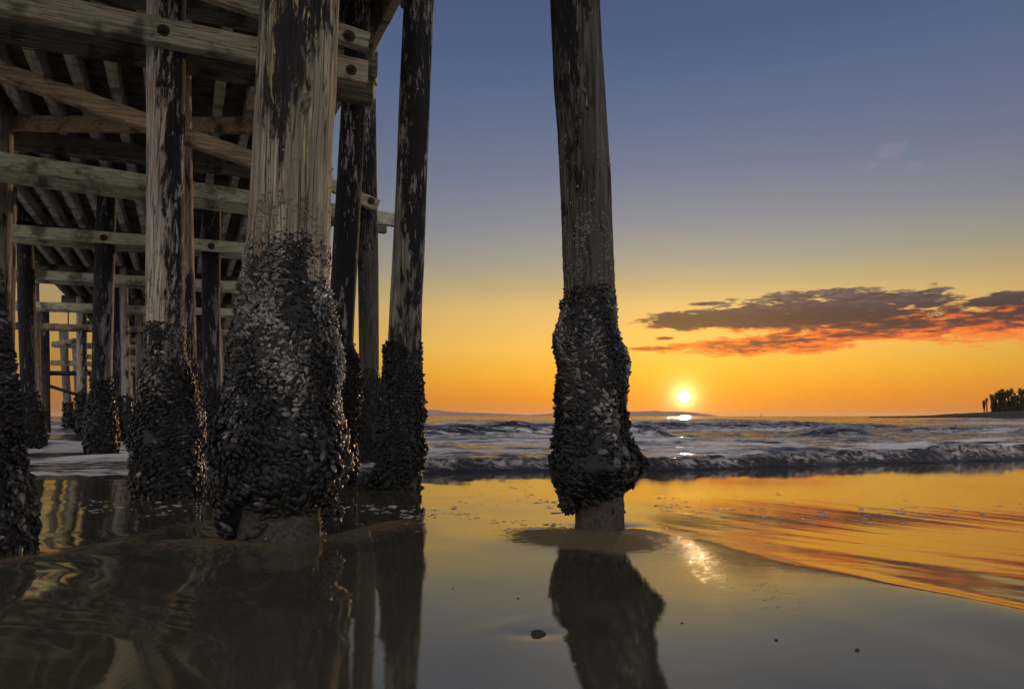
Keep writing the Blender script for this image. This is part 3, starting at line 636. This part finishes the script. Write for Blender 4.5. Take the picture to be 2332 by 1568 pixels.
rip = N.noise(N.scale(sv, (18, 1.6, 1)), 1, 4, .5, .5)
rough = N.math('ADD', .022, N.math('MULTIPLY', N.mr(st, .35, .75), .035)); rough = N.math('ADD', rough, N.math('MULTIPLY', N.mr(aM, .3, .8), .5)); rough = N.math('SUBTRACT', rough, N.math('MULTIPLY', aF, .014))
N.put(b.inputs['Roughness'], rough)
b.inputs['IOR'].default_value = 3.5; N.put(b.inputs['Specular Tint'], (1.0, .91, .68, 1)); N.put(b.inputs['Specular IOR Level'], N.mr(aM, 0, .5, .5, .04, False))
def cen(q): return N.math('SUBTRACT', q, .5)
h = N.math('ADD', N.math('MULTIPLY', cen(g1), N.mr(aM, 0, 1, .000018, .0004, False)), N.math('MULTIPLY', cen(g2), N.mr(aM, 0, 1, .00050, .0014, False)))
h = N.math('ADD', h, N.math('MULTIPLY', N.math('MULTIPLY', cen(rip), aF), .0020))
h = N.math('ADD', h, N.math('MULTIPLY', N.math('MULTIPLY', cen(st), N.math('SUBTRACT', 1, aF)), .0010))
vo = N.n('ShaderNodeTexVoronoi'); N.put(vo.inputs['Vector'], co); vo.inputs['Scale'].default_value = 16
vg = N.n('ShaderNodeSeparateColor'); N.put(vg.inputs[0], vo.outputs['Color'])
h = N.math('ADD', h, N.math('MULTIPLY', N.math('MULTIPLY', N.mr(vo.outputs['Distance'], .05, .16, 1, 0), N.mr(vg.outputs[0], .78, .84)), .0007))
nn = N.bump(h, N.mr(aM, 0, 1, .25, .8, False), 1.0); N.put(b.inputs['Normal'], nn)
df = N.n('ShaderNodeBsdfDiffuse'); N.put(df.inputs[0], N.mix(N.mr(g1, .3, .7), T((76,68,52)), T((124,108,82)))); N.put(df.inputs['Normal'], nn)
mx = N.n('ShaderNodeMixShader'); N.put(mx.inputs[0], N.math('MULTIPLY', aM, .92)); nt.links.new(b.outputs[0], mx.inputs[1]); nt.links.new(df.outputs[0], mx.inputs[2])
nt.links.new(mx.outputs[0], [q for q in nt.nodes if q.type == 'OUTPUT_MATERIAL'][0].inputs[0])
WET = m
sand = mesh_np('wet_sand', np.stack([Xg, Yg, Zg], -1).reshape(-1, 3), grid_faces(len(ys), len(xs)), WET, None, True, {'film': film, 'matte': matte}); sand['kind'] = 'structure'
# sea: polar grid
NR, NC = 900, 760
az = np.radians(np.linspace(-50, 50, NC))
tt = np.linspace(0, 1, NR); rngs = np.where(tt < .72, .0 + (tt / .72) ** 1.55 * 55, 0) ; 
far = np.exp(np.linspace(math.log(55), math.log(25000), int((tt >= .72).sum()) + 1))[1:]; rngs[tt >= .72] = far
A, Dd = np.meshgrid(az, rngs, indexing='xy')
ta = np.tan(A)
# each column starts at the shoreline: solve y = Ys(x)
y0 = np.full(NC, 9.0)
for _ in range(40): y0 = .5 * y0 + .5 * Ys(np.tan(az) * y0)
Y_ = y0[None, :] + Dd; X_ = ta * Y_
D = Dd * 1.0 + 0 * A
wob = .16 * fbm(X_ * .7, 0 * X_, 3, 4, 11)
Dw = D + wob - .12
hb = np.interp(X_, [-8, -2.5, -1.2, 0, 3, 9, 20], [.03, .04, .12, .13, .14, .20, .26])
lump = 1 + .5 * fbm(X_ * 1.3, Y_ * 1.6, 0, 5, 13) + .45 * (.5 - np.abs(fbm(X_ * 3.2, Y_ * 3.6, 0, 3, 17)) * 2)
bore = hb * sst(-.02, .42, Dw) * (1 - .85 * sst(.7, 3.2, Dw)) * lump
z = bore - .09 * sst(.5, 4, D)
foamz = sst(.0, .3, Dw) * (1 - sst(1.2, 4, Dw))
def crest(yc, amp, wf, wb, sc, sd, lo=.15, drop=.6):
    yy = yc(X_) + 1.4 * fbm(X_ / 7, 0 * X_, sd, 3, sd); e = sst(lo, drop, .5 + .5 * noise(X_ / sc, 0 * X_, sd * 1.3, sd + 1))
    q = Y_ - yy; w = np.where(q < 0, wf, wb); return amp * e * np.exp(-(q / w) ** 2) * (1 + .18 * fbm(X_ / 1.3, Y_ / 1.3, 0, 3, sd + 5)), e, q
fs = []
for (yc, amp, wf, wb, sc, sd, lo, dr) in ((lambda x: 30 + .16 * x, .60, 1.0, 3.0, 4.5, 41, .38, .72), (lambda x: 22 + .2 * x, .20, .8, 2.2, 4, 47, .4, .75), (lambda x: 16.5 + .25 * x, .12, .5, 1.4, 3, 52, .4, .8),
      (lambda x: 44 + .1 * x, .46, 1.3, 4, 7, 58, .42, .8), (lambda x: 62 + .1 * x, .42, 1.6, 5, 10, 63, .4, .8), (lambda x: 88 + 0 * x, .42, 3, 8, 20, 69, .3, .7), (lambda x: 37 + .1 * x, .22, 1, 3, 6, 74, .4, .7)):
    c_, e_, q_ = crest(yc, amp, wf, wb, sc, sd, lo, dr); z = z + c_
    fs.append(e_ * np.exp(-((q_ + wf * 2.0) / (1.6 * wf)) ** 2) * (amp > .1)); fs.append(.8 * e_ * np.exp(-((q_ - .1 * wf) / (.35 * wf)) ** 2) * (amp > .1))
fa = sst(1, 6, D)
z = z + fa * (.075 * fbm(X_ / 1.8, Y_ / .9, 0, 4, 80) + .03 * noise(X_ / .6, Y_ / .3, 0, 85) * (1 - sst(40, 80, Y_)))
z = z + sst(25, 80, Y_) * (.16 * fbm(X_ / 7, Y_ / 5, 0, 3, 88)) + sst(150, 600, Y_) * .12 * noise(X_ / 25, Y_ / 25, 0, 90)
z = z - .040 * sst(-.2, 1.6, X_)
foam = foamz * (.50 + .6 * fbm(X_ * 2.5, Y_ * 3, 0, 4, 14))
for q in fs: foam = np.maximum(foam, q * .8)
sheet = (sst(1.5, 4, D) * (1 - sst(12, 22, D))) * sst(-.45, .25, fbm(X_ / 2.2, Y_ / .8, 0, 4, 21)) * .95
foam = np.clip(np.maximum(foam, sheet), 0, 1)
m, nt, b = new_mat('sea_water'); N = NT(nt); co = N.n('ShaderNodeTexCoord').outputs['Object']
aFo = N.attr('foam'); aB = N.attr('bore'); n5 = N.noise(co, 7, 6, .65, 1.2)
n1 = N.noise(N.scale(co, (3, 7, 3)), 1, 7, .65, .6); n2 = N.noise(N.scale(co, (14, 26, 14)), 1, 4, .6)
n4 = N.noise(N.scale(co, (.9, 5, 3)), 1, 6, .6, .5)
v = N.math('ADD', N.math('MULTIPLY', aFo, .8), N.math('MULTIPLY', N.math('SUBTRACT', n1, .5), 1.5)); v = N.math('ADD', v, N.math('MULTIPLY', N.math('MULTIPLY', N.math('SUBTRACT', n4, .5), 1.6), N.math('SUBTRACT', 1, aB))); v = N.math('ADD', v, N.math('MULTIPLY', N.math('MULTIPLY', N.math('SUBTRACT', n5, .5), 2.6), aB)); fm = N.mr(v, .20, .72)
fm = N.math('MULTIPLY', fm, N.mr(aFo, .02, .2))
N.put(b.inputs['Base Color'], N.mix(fm, N.mix(aB, T((36,37,38)), T((54,50,47))), N.mix(aB, T((214,208,204)), T((182,172,166)))))
N.put(b.inputs['Roughness'], N.mr(fm, 0, 1, N.mr(aB, 0, 1, .09, .3, False), .6, False)); b.inputs['IOR'].default_value = 1.34
sep = N.n('ShaderNodeSeparateXYZ'); N.put(sep.inputs[0], co)
w1 = N.noise(N.scale(co, (1.2, 3.5, 1)), 1, 6, .6, .3)
nearf = N.mr(sep.outputs[1], 20, 600, 1, 14)
h = N.math('ADD', N.math('MULTIPLY', w1, N.math('MULTIPLY', nearf, .04)), N.math('MULTIPLY', n2, .006)); h = N.math('ADD', h, N.math('MULTIPLY', N.math('MULTIPLY', n1, fm), .03))
w2 = N.noise(N.scale(co, (.22, .8, 1)), 1, 5, .6, .3); w3 = N.noise(N.scale(co, (.03, .12, 1)), 1, 5, .6, .3)
h = N.math('ADD', h, N.math('MULTIPLY', N.math('MULTIPLY', n5, aB), .05))
h = N.math('ADD', h, N.math('MULTIPLY', w2, N.mr(sep.outputs[1], 15, 60, .05, .55))); h = N.math('ADD', h, N.math('MULTIPLY', w3, N.mr(sep.outputs[1], 100, 500, 0, 3.0)))
N.put(b.inputs['Normal'], N.bump(h, 1, 1))
SEA = m
sea = mesh_np('sea', np.stack([X_, Y_, z], -1).reshape(-1, 3), grid_faces(NR, NC), SEA, None, True, {'foam': foam, 'bore': sst(0, .15, Dw) * (1 - sst(.6, 1.5, Dw)) * sst(.04, .12, hb)}); sea['kind'] = 'structure'
# foam bubbles scattered on the wet sand
FOAM = plain('foam_bubbles', T((186,181,176)), .45, 0, .002, .15, 90)
def bubble_field(name, spots):
    V, Fc, off = [], [], 0
    for (x, y, r) in spots:
        k = 10; z0 = float(sandz(np.array([x]), np.array([y]))[0]) + .002
        ring = []
        for (q, h) in ((1, 0), (.85, .12), (.5, .2)):
            for i in range(k):
                a = 2 * math.pi * i / k; rr = r * q * (1 + .22 * math.sin(3 * a + x * 50) + .15 * math.sin(5 * a + y * 90)); ring.append((x + rr * math.cos(a), y + rr * .8 * math.sin(a), z0 + h * r * .8))
        ring.append((x, y, z0 + r * .17)); V += ring
        for j in range(2):
            for i in range(k):
                a = j * k + i; b2 = j * k + (i + 1) % k; Fc += [(off + a, off + b2, off + b2 + k), (off + a, off + b2 + k, off + a + k)]
        for i in range(k): Fc.append((off + 2 * k + i, off + 2 * k + (i + 1) % k, off + 3 * k))
        off += len(ring)
    o = mesh_np(name, V, Fc, FOAM, None, True); return o
spots = []
def band(pts, n, sp, r0, r1):
    for _ in range(n):
        t = random.random() * (len(pts) - 1); i = int(t); f = t - i; u = pts[i][0] * (1 - f) + pts[i + 1][0] * f; v = pts[i][1] * (1 - f) + pts[i + 1][1] * f
        g = gs(u + random.gauss(0, 14), v + random.gauss(0, sp)); r = random.uniform(r0, r1) * 1.35 * (1.8 if random.random() < .12 else 1)
        spots.append((g[0], g[1], r))
        if random.random() < .45:
            for _ in range(random.randint(1, 4)): spots.append((g[0] + random.gauss(0, .03), g[1] + random.gauss(0, .02), r * random.uniform(.4, .9)))
band([(1480,1150),(1700,1165),(2000,1170),(2332,1160)], 90, 9, .006, .013)
band([(1500,1125),(2332,1125)], 40, 12, .004, .007)
band([(990,1160),(1100,1180),(1200,1200),(1290,1198)], 34, 6, .005, .011)
band([(1050,1130),(1160,1145)], 14, 10, .004, .007)
band([(1150,1100),(1290,1160)], 26, 6, .005, .012)
band([(1310,1197),(1420,1197),(1500,1205)], 22, 1.2, .003, .005)
band([(45,1140),(180,1158)], 16, 8, .005, .010)
band([(190,1150),(300,1160),(480,1160)], 40, 8, .006, .014)
band([(780,1150),(900,1165),(975,1180)], 40, 12, .006, .014)
bub = bubble_field('foam', spots); bub['kind'] = 'stuff'
# pale foam scraps left of the leaning reflections
# ------------------------------------------------------------------ stone, kelp
def rock(name, c, r, mat, label, cat, sd, sq=(1, .8, .55)):
    n, k = 14, 22; V = []
    for i in range(n + 1):
        ph = math.pi * i / n
        for j in range(k):
            a = 2 * math.pi * j / k; d = np.array([math.sin(ph) * math.cos(a), math.sin(ph) * math.sin(a), math.cos(ph)])
            q = r * (1 + .28 * float(fbm(d[0] * 1.3 + sd, d[1] * 1.3, d[2] * 1.3, 4, 3))); V.append(np.array(c) + d * q * np.array(sq))
    o = mesh_np(name, V, grid_faces(n + 1, k, True), mat, None, True, None, c); return tag(o, label, cat)
STONE = plain('dark_stone', T((34,32,32)), .45, 0, .004, .4, 50)
STONE.node_tree.nodes['Principled BSDF'].inputs['Roughness'].default_value = .8
g = gs(1225, 1443); rock('stone', (g[0], g[1], g[2] + .003), .023, STONE, 'small dark stone half sunk in wet sand between the reflections of two pilings', 'stone', 3, (1, .6, .5))
for (u, v, r, lb) in ((1180,1362,.007,'tiny dark pebble on smooth sand beyond the small stone, leftmost pebble'),(1032,1340,.005,'tiny pebble close to the reflection of the flaking black piling'),(1553,1418,.007,'tiny pebble right of the lone piling reflection'),(1768,1457,.009,'tiny dark pebble, the left one of two on the right foreground sand'),(1952,1480,.010,'tiny dark pebble, the right one of two on the right foreground sand')):
    g = gs(u, v); rock('pebble', (g[0], g[1], g[2] + .001), r * .62, STONE, lb, 'pebble', u * .01, (1, .8, .6))
KELP = plain('dry_kelp', T((150,120,86)), .7, 0, .001, .3, 60)
for (u, v, lb, sd) in ((360,1134,'pale curl of dry kelp caught at the foot of the black streaked piling',1),(404,1134,'short upright pale kelp stub at the foot of the black streaked piling',2)):
    g = gs(u, v); rr = random.Random(sd); mb = MB()
    for q in range(4 if sd == 1 else 2):
        a = rr.uniform(-.4, .4); L = .05 if sd == 1 else .02; pts = [(g[0] + (t - .5) * L * 2 * (1 if sd == 1 else .4) + .01 * q, g[1] + .02 * math.sin(a + 3 * t), g[2] + .003 + (.03 + .01 * q) * math.sin(math.pi * t) * (1 if sd == 1 else 1.2)) for t in np.linspace(0, 1, 8)]
        tube(mb, pts, .0035, 6)
    tag(mb.build('kelp', KELP, None, True, g), lb, 'kelp')
# ------------------------------------------------------------------ islands, headland, palms, boats
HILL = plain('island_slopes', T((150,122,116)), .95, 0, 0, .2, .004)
def ridge(name, pts, Y, depth, mat, sd, zb=-2):
    pts = [(p[0], 947 - (947 - p[1]) * (1.2 if Y > 1000 else 1)) for p in pts]
    us = np.linspace(pts[0][0], pts[-1][0], 160); vs = np.interp(us, [p[0] for p in pts], [p[1] for p in pts]) 
    V = []
    for k, (fr, hh) in enumerate(((0, 0), (.12, .45), (.35, .85), (.5, 1), (.75, .7), (1, 0))):
        for u, v in zip(us, vs):
            p = at(u, v, Y); h = max(p[2], 0) * hh * (1 + .05 * float(noise(u * .12, k, 0, sd))) + (.03 * max(p[2], 0) * float(noise(u * .3, k * 2., 0, sd + 1)) if hh else zb)
            s = 1 + (fr - .5) * depth / Y; V.append((p[0] * s, Y * s, h))
    return mesh_np(name, V, grid_faces(6, 160), mat, None, True)
o = ridge('hills', [(880,937),(960,934),(1000,936),(1040,939),(1105,941),(1160,943),(1205,944.5),(1260,942),(1300,941),(1380,941),(1430,939),(1470,938),(1500,937),(1530,938),(1570,939),(1600,942),(1640,947),(1660,948)], 9000, 1500, HILL, 4); o['kind'] = 'structure'
LAND = plain('dark_headland', T((42,35,29)), .95, 0, .3, .4, .06)
o = ridge('headland', [(1980,947.2),(2060,946.5),(2120,945),(2160,942),(2200,940),(2240,938.5),(2280,936),(2310,934),(2360,933),(2500,930),(2700,928)], 430, 90, LAND, 8); o['kind'] = 'structure'
TRK = plain('palm_trunk', T((30,25,21)), .9, 0, .02, .3, 3); FRD = plain('palm_fronds', T((27,31,21)), .8, 0, 0, .4, 1)
def palm(u, vt, vb, Y, rc, label, skirt=.5, sd=0, lean=0):
    r = random.Random(sd); b_ = at(u, vb, Y); t_ = at(u + lean, vt, Y); H = t_[2] - b_[2]
    root = empty('palm_tree', (b_[0], Y, b_[2])); tag(root, label, 'palm tree', 'palm trees on the headland')
    mb = MB(); tube(mb, [b_ + (t_ - b_) * q + np.array([.15 * math.sin(q * 3 + sd), 0, -.5 * (q == 0)]) for q in np.linspace(0, 1, 7)], np.linspace(.34, .22, 7), 8); mb.build('trunk', TRK, root, True, (b_[0], Y, b_[2]))
    V, Fc = [], []
    for k in range(46):
        a = r.uniform(0, 2 * math.pi); el = r.uniform(-1.2, 1.3); L = rc * r.uniform(.75, 1.1); prev = t_.copy(); d = np.array([math.cos(a) * math.cos(el), math.sin(a) * math.cos(el), math.sin(el)]); 
        side = np.array([-math.sin(a), math.cos(a), 0]); strip = []
        for i in range(5):
            w = (.14, .42, .55, .4, .04)[i] * rc / 2.2; strip.append((prev - side * w, prev + side * w)); prev = prev + d * L / 4; d = d + np.array([0, 0, -.28]); d /= np.linalg.norm(d)
        n0 = len(V)
        for s_ in strip: V += [s_[0], s_[1]]
        for i in range(4): Fc.append((n0 + 2 * i, n0 + 2 * i + 1, n0 + 2 * i + 3, n0 + 2 * i + 2))
    for k in range(int(34 * skirt)):      # hanging dead fronds down the trunk
        a = r.uniform(0, 2 * math.pi); z0 = t_[2] - r.uniform(0, .75) * H * skirt; w = rc * r.uniform(.1, .42); c = np.array([t_[0] + math.cos(a) * w, Y + math.sin(a) * w, z0]); n0 = len(V)
        V += [c + np.array([-.3, 0, .3]), c + np.array([.3, .1, .4]), c + np.array([.25, .1, -1.0]), c + np.array([-.2, 0, -1.2])]; Fc.append((n0, n0 + 1, n0 + 2, n0 + 3))
    mesh_np('crown', V, Fc, FRD, root, False, None, (b_[0], Y, b_[2]))
pl = [(2241,917,939,1.5,.7,'shortest palm, bushy and first in line on the headland tip'),(2247,910,939,1.2,.1,'slim little palm with a round head, second on the headland'),(2258,902,938,1.6,.9,'mid height palm with a ragged skirt, third on the headland'),
      (2270,899,937,1.9,.9,'palm at the left edge of the dense palm cluster'),(2276,895,937,2.0,1,'shaggy palm at the left front of the palm cluster'),(2283,892,937,2.0,1,'tall shaggy palm forming the first peak of the cluster'),(2289,898,937,2.0,1,'lower palm in the dip after the cluster first peak'),
      (2295,894,936,1.8,.9,'palm just left of the tallest palm in the cluster'),(2303,889,936,1.8,.7,'tallest palm with its crown high over the cluster'),(2311,900,936,1.7,.9,'narrow shaggy palm in the gap right of the tallest one'),(2317,903,935,1.8,.9,'lower palm filling the gap beside the right group'),
      (2323,890,935,1.9,.8,'high crowned palm near the right edge of the photo'),(2329,893,935,1.9,.9,'palm with its crown cut by the right edge'),(2337,893,934,1.9,.9,'palm just past the right edge, crown poking in')]
for k, (u, vt, vb, rc, sk, lb) in enumerate(pl): palm(u, vt, vb + 1, 425 + 7 * math.sin(k * 2), rc * 1.15, lb, sk, k)
BUSH = plain('dark_scrub', T((24,25,18)), .9, 0, 0, .4, 1)
V, Fc = [], []
for k in range(7600):
    u = random.uniform(2262, 2345); v = 938 - abs(random.gauss(0, 1)) * 14 * (.35 + .6 * abs(math.sin(u * .13))); p = at(u, max(v, 903), 430 + random.uniform(-4, 4)); n0 = len(V)
    d = np.array([random.uniform(-.9, .9), random.uniform(-.4, .4), random.uniform(-.8, .8)]); e = np.array([d[2], .2, -d[0]]) * .7
    V += [p - d, p + e, p + d, p - e]; Fc.append((n0, n0 + 1, n0 + 2, n0 + 3))
o = mesh_np('scrub', V, Fc, BUSH, None, False); o['kind'] = 'stuff'
WHT = plain('boat_white', T((120,110,105)), .6)
def boat(u, Y, h, label, name='sailing_boat'):
    p = at(u, 947, Y); p[2] = 0; r = empty(name, p); tag(r, label, 'boat')
    mb = MB(); L = h * .55; secs = []
    for t, w, zz in ((-1, .10, 1.1), (-.6, .5, .9), (0, .6, .85), (.6, .45, .95), (1, .03, 1.3)):
        secs.append([(p[0] + t * L / 2, Y - w * L * .28, zz * h * .09), (p[0] + t * L / 2, Y, -.3), (p[0] + t * L / 2, Y + w * L * .28, zz * h * .09), (p[0] + t * L / 2, Y, zz * h * .07)])
    mb.add(np.array(secs).reshape(-1, 3), grid_faces(5, 4, True)); mb.build('hull', IRON, r, False, p)
    mb = MB(); beam(mb, (p[0] - L * .2, Y, h * .12), (p[0] + L * .15, Y, h * .12), L * .2, h * .12); mb.build('cabin', IRON, r, False, p)
    mb = MB(); tube(mb, [(p[0], Y, h * .05), (p[0], Y, h)], h * .015, 6); mb.build('mast', IRON, r, False, p)
boat(1142, 1600, 9, 'tiny masted boat on the horizon between the two open beach pilings')
p = at(1733, 947, 1200); r = empty('channel_marker', (p[0], 1200, 0)); tag(r, 'tiny upright marker post on the horizon right of the sun', 'buoy')
mb = MB(); tube(mb, [(p[0], 1200, -.5), (p[0], 1200, 1.2), (p[0], 1200, 2.0)], [.9, .9, .5], 12); mb.build('float', IRON, r, True, (p[0], 1200, 0))
mb = MB(); tube(mb, [(p[0], 1200, 1.5), (p[0], 1200, 5.4)], .25, 8); mb.build('post', IRON, r, True, (p[0], 1200, 0))
# ------------------------------------------------------------------ sky and light
SUN_AZ = math.atan((1558 - CX) / 1708 * 1.0); a_, b_ = ray(1558, 903); sd = Vector((a_, 1, b_)).normalized()
w = bpy.data.worlds.new('World'); scene.world = w; w.use_nodes = True; nt = w.node_tree; nt.nodes.clear(); N = NT(nt)
out = N.n('ShaderNodeOutputWorld'); bg = N.n('ShaderNodeBackground'); nt.links.new(bg.outputs[0], out.inputs[0])
dirv = N.vmath('NORMALIZE', N.n('ShaderNodeTexCoord').outputs['Generated'])
sp = N.n('ShaderNodeSeparateXYZ'); N.put(sp.inputs[0], dirv); X, Y, Z = sp.outputs
el = N.math('MULTIPLY', N.math('ARCSINE', Z), 180 / math.pi); azd = N.math('MULTIPLY', N.math('ARCTAN2', X, Y), 180 / math.pi)
elc = N.math('DIVIDE', N.math('MAXIMUM', el, 0), 90.0)
def st(rows): return [(e / 90, lin(c)) for e, c in rows]
RA = N.ramp(elc, st([(0,(222,128,38)),(1.6,(240,150,34)),(3.4,(252,182,54)),(5.2,(252,196,88)),(8.2,(230,188,114)),(9.8,(196,172,122)),(11.4,(168,160,138)),(14.4,(138,140,147)),(18,(114,123,145)),(22,(95,109,140)),(27,(75,94,130)),(33,(68,82,118)),(50,(46,54,74)),(90,(34,40,52))]))
RB = N.ramp(elc, st([(0,(150,94,48)),(1.6,(168,114,50)),(3.4,(172,126,56)),(5.2,(176,138,72)),(8.2,(164,142,98)),(9.8,(150,138,112)),(11.4,(134,130,122)),(14.4,(116,118,130)),(18,(102,108,131)),(22,(91,101,132)),(27,(79,92,129)),(33,(70,80,112)),(50,(48,54,74)),(90,(34,40,52))]))
RC = N.ramp(elc, [(e, [q * 3.5 for q in c]) for e, c in st([(0,(140,135,136)),(8,(160,155,154)),(25,(155,152,154)),(50,(94,96,104)),(90,(34,40,54))])])
hl = N.math('SQRT', N.math('ADD', N.math('MULTIPLY', X, X), N.math('MULTIPLY', Y, Y)))
sh = Vector((sd.x, sd.y)).normalized()
ca = N.math('DIVIDE', N.math('ADD', N.math('MULTIPLY', X, sh.x), N.math('MULTIPLY', Y, sh.y)), N.math('MAXIMUM', hl, .001))
sky = N.mix(N.mr(ca, .84, 1.0, 0, 1, False), RB, RA); sky = N.mix(N.mr(ca, -.2, .62), RC, sky)
# Nishita sky adds its own sunset light
ns = N.n('ShaderNodeTexSky'); ns.sky_type = 'NISHITA'; ns.sun_disc = False; ns.sun_elevation = math.asin(sd.z); ns.sun_rotation = math.atan2(sd.x, sd.y); ns.air_density = 1.2; ns.dust_density = 1.5
nis = N.vmath('MULTIPLY', ns.outputs[0], (.05, .05, .05)); 
# sun aureole and disc
dt = N.vmath('DOT_PRODUCT', dirv, tuple(sd)); ang = N.math('MULTIPLY', N.math('ARCCOSINE', N.math('MINIMUM', dt, 1.0)), 180 / math.pi)
def expf(sig): return N.math('POWER', math.e, N.math('MULTIPLY', ang, -1 / sig))
def sc(col, f): return N.vmath('MULTIPLY', N.vmath('MULTIPLY', (1, 1, 1), col), N.vmath('MULTIPLY', f, (1, 1, 1)))
def addc(a, f, col):
    x = N.n('ShaderNodeCombineXYZ'); [N.put(x.inputs[i], f) for i in range(3)]
    return N.vmath('ADD', a, N.vmath('MULTIPLY', x.outputs[0], col))
# clouds: noise shaped into bands above the sun to the right, in azimuth / elevation
cv = N.n('ShaderNodeCombineXYZ'); N.put(cv.inputs[0], N.math('MULTIPLY', azd, .28)); N.put(cv.inputs[1], N.math('MULTIPLY', el, 1.25)); cvec = cv.outputs[0]
cn = N.noise(cvec, 1.15, 8, .62, .25); cn2 = N.noise(cvec, 2.6, 6, .6, .3); cn3 = N.noise(N.scale(cvec, (.7, 1, 1)), 3.5, 5, .6); cn4 = N.noise(cvec, 7.5, 6, .7, .4)
def azel(u, v):
    a, b = ray(u, v); return math.degrees(math.atan(a)), math.degrees(math.atan2(b, math.hypot(1, a)))
def blob(u, v, ru, rv, tilt=0.0):
    a0, e0 = azel(u, v); a1, _ = azel(u + ru, v); _, e1 = azel(u, v - rv)
    dx = N.math('SUBTRACT', azd, a0); dy = N.math('SUBTRACT', N.math('SUBTRACT', el, e0), N.math('MULTIPLY', dx, tilt))
    q = N.math('ADD', N.math('POWER', N.math('ABSOLUTE', N.math('DIVIDE', dx, a1 - a0)), 2), N.math('POWER', N.math('ABSOLUTE', N.math('DIVIDE', dy, e1 - e0)), 2))
    return N.math('SUBTRACT', 1, q)
den = None
for bl in ((1700,722,200,27,.0),(1900,704,250,38,.0),(2050,745,330,26,.02),(1740,786,215,20,.02),(2300,730,200,44,.02),(2000,680,140,18,.0),(1570,734,110,15,-.02),(1495,794,60,5,0),(1515,770,22,4,0),(1610,692,36,5,0),(2270,684,80,14,.05),(2030,342,34,14,.05),(1985,378,16,6,0),(2080,378,18,8,0)):
    x = blob(*bl); den = x if den is None else N.math('SMOOTH_MAX', den, x, .3)
den = N.math('MAXIMUM', den, -2.0)
d0 = N.math('ADD', N.math('MULTIPLY', den, .55), N.math('MULTIPLY', N.math('SUBTRACT', cn, .5), 2.6))
d0 = N.math('ADD', N.math('ADD', d0, N.math('MULTIPLY', N.math('SUBTRACT', cn2, .5), 1.3)), N.math('ADD', N.math('ADD', .32, N.math('MULTIPLY', N.math('SUBTRACT', cn4, .5), .9)), N.math('MULTIPLY', N.math('SUBTRACT', cn3, .5), .8)))
cov = N.mr(d0, -.02, .42)
e_mid = N.mr(el, azel(1900, 800)[1], azel(1900, 665)[1])       # 0 at the cloud base, 1 at its top
warm = N.math('ADD', N.math('SUBTRACT', 1.16, N.math('MULTIPLY', e_mid, 1.3)), N.math('ADD', N.math('MULTIPLY', N.math('SUBTRACT', cn3, .5), 2.2), N.math('MULTIPLY', N.math('SUBTRACT', cn4, .5), .9)))
warm = N.math('SUBTRACT', warm, N.math('MULTIPLY', N.mr(d0, .15, 1.0), .55)); warm = N.math('ADD', warm, N.math('MULTIPLY', N.mr(azd, 20, 34), .2))
ccol = N.ramp(warm, [(0, lin((58,46,56))), (.3, lin((70,46,54))), (.52, lin((132,68,56))), (.75, lin((226,100,48))), (1, lin((244,132,58)))])
ccol = N.mix(N.math('MULTIPLY', N.mr(el, azel(2000, 715)[1], azel(2000, 660)[1]), .75), ccol, N.mix(N.mr(cn2, .4, .62), lin((70,60,70)), lin((112,98,102))))
ccol = N.mix(N.mr(el, 12, 16), ccol, lin((170,140,160)))
cov = N.math('MULTIPLY', cov, N.mr(el, 12, 16, .97, .16))
skyc = N.mix(cov, sky, ccol)
tot = N.vmath('ADD', skyc, N.vmath('MULTIPLY', nis, (.12, .12, .12)))
tot = addc(tot, expf(.5), (3.6, 2.7, 1.2)); tot = addc(tot, expf(4.2), (.30, .19, .02)); tot = addc(tot, N.mr(ang, .45, .28), (6, 5.4, 4.2))
N.put(bg.inputs[0], tot); bg.inputs[1].default_value = 1.0
sl_ = bpy.data.lights.new('sun', 'SUN'); sl_.energy = 2.0; sl_.angle = math.radians(.6); sl_.color = (1, .62, .30)
so = bpy.data.objects.new('sun', sl_); COL.objects.link(so); so.rotation_euler = (-sd).to_track_quat('-Z', 'Y').to_euler(); so.location = (10, 40, 10)
vs = scene.view_settings; vs.view_transform = 'Standard'; vs.look = 'None'; vs.exposure = 0; vs.gamma = 1
scene.cycles.use_adaptive_sampling = True; scene.cycles.adaptive_threshold = .03; scene.cycles.adaptive_min_samples = 16
scene.cycles.max_bounces = 5; scene.cycles.diffuse_bounces = 2; scene.cycles.glossy_bounces = 3; scene.cycles.volume_bounces = 0; scene.cycles.sample_clamp_indirect = 6

# ------------------------------------------------------------------ sea air
HAZE = .22 / 9000
HZ = bpy.data.materials.new('sea_air'); HZ.use_nodes = True; nt = HZ.node_tree; nt.nodes.clear(); o_ = nt.nodes.new('ShaderNodeOutputMaterial'); v_ = nt.nodes.new('ShaderNodeVolumePrincipled')
v_.inputs['Color'].default_value = (.95, .82, .66, 1); v_.inputs['Density'].default_value = HAZE; v_.inputs['Anisotropy'].default_value = .35; nt.links.new(v_.outputs[0], o_.inputs['Volume'])
x0, x1, y0_, y1, z0, z1 = -26000, 26000, -6000, 27000, -9, 95
V = [(x, y, z) for z in (z0, z1) for y in (y0_, y1) for x in (x0, x1)]
hz = mesh_np('haze', V, [(0,2,3,1),(4,5,7,6),(0,1,5,4),(2,6,7,3),(0,4,6,2),(1,3,7,5)], HZ, None, False); hz['kind'] = 'stuff'
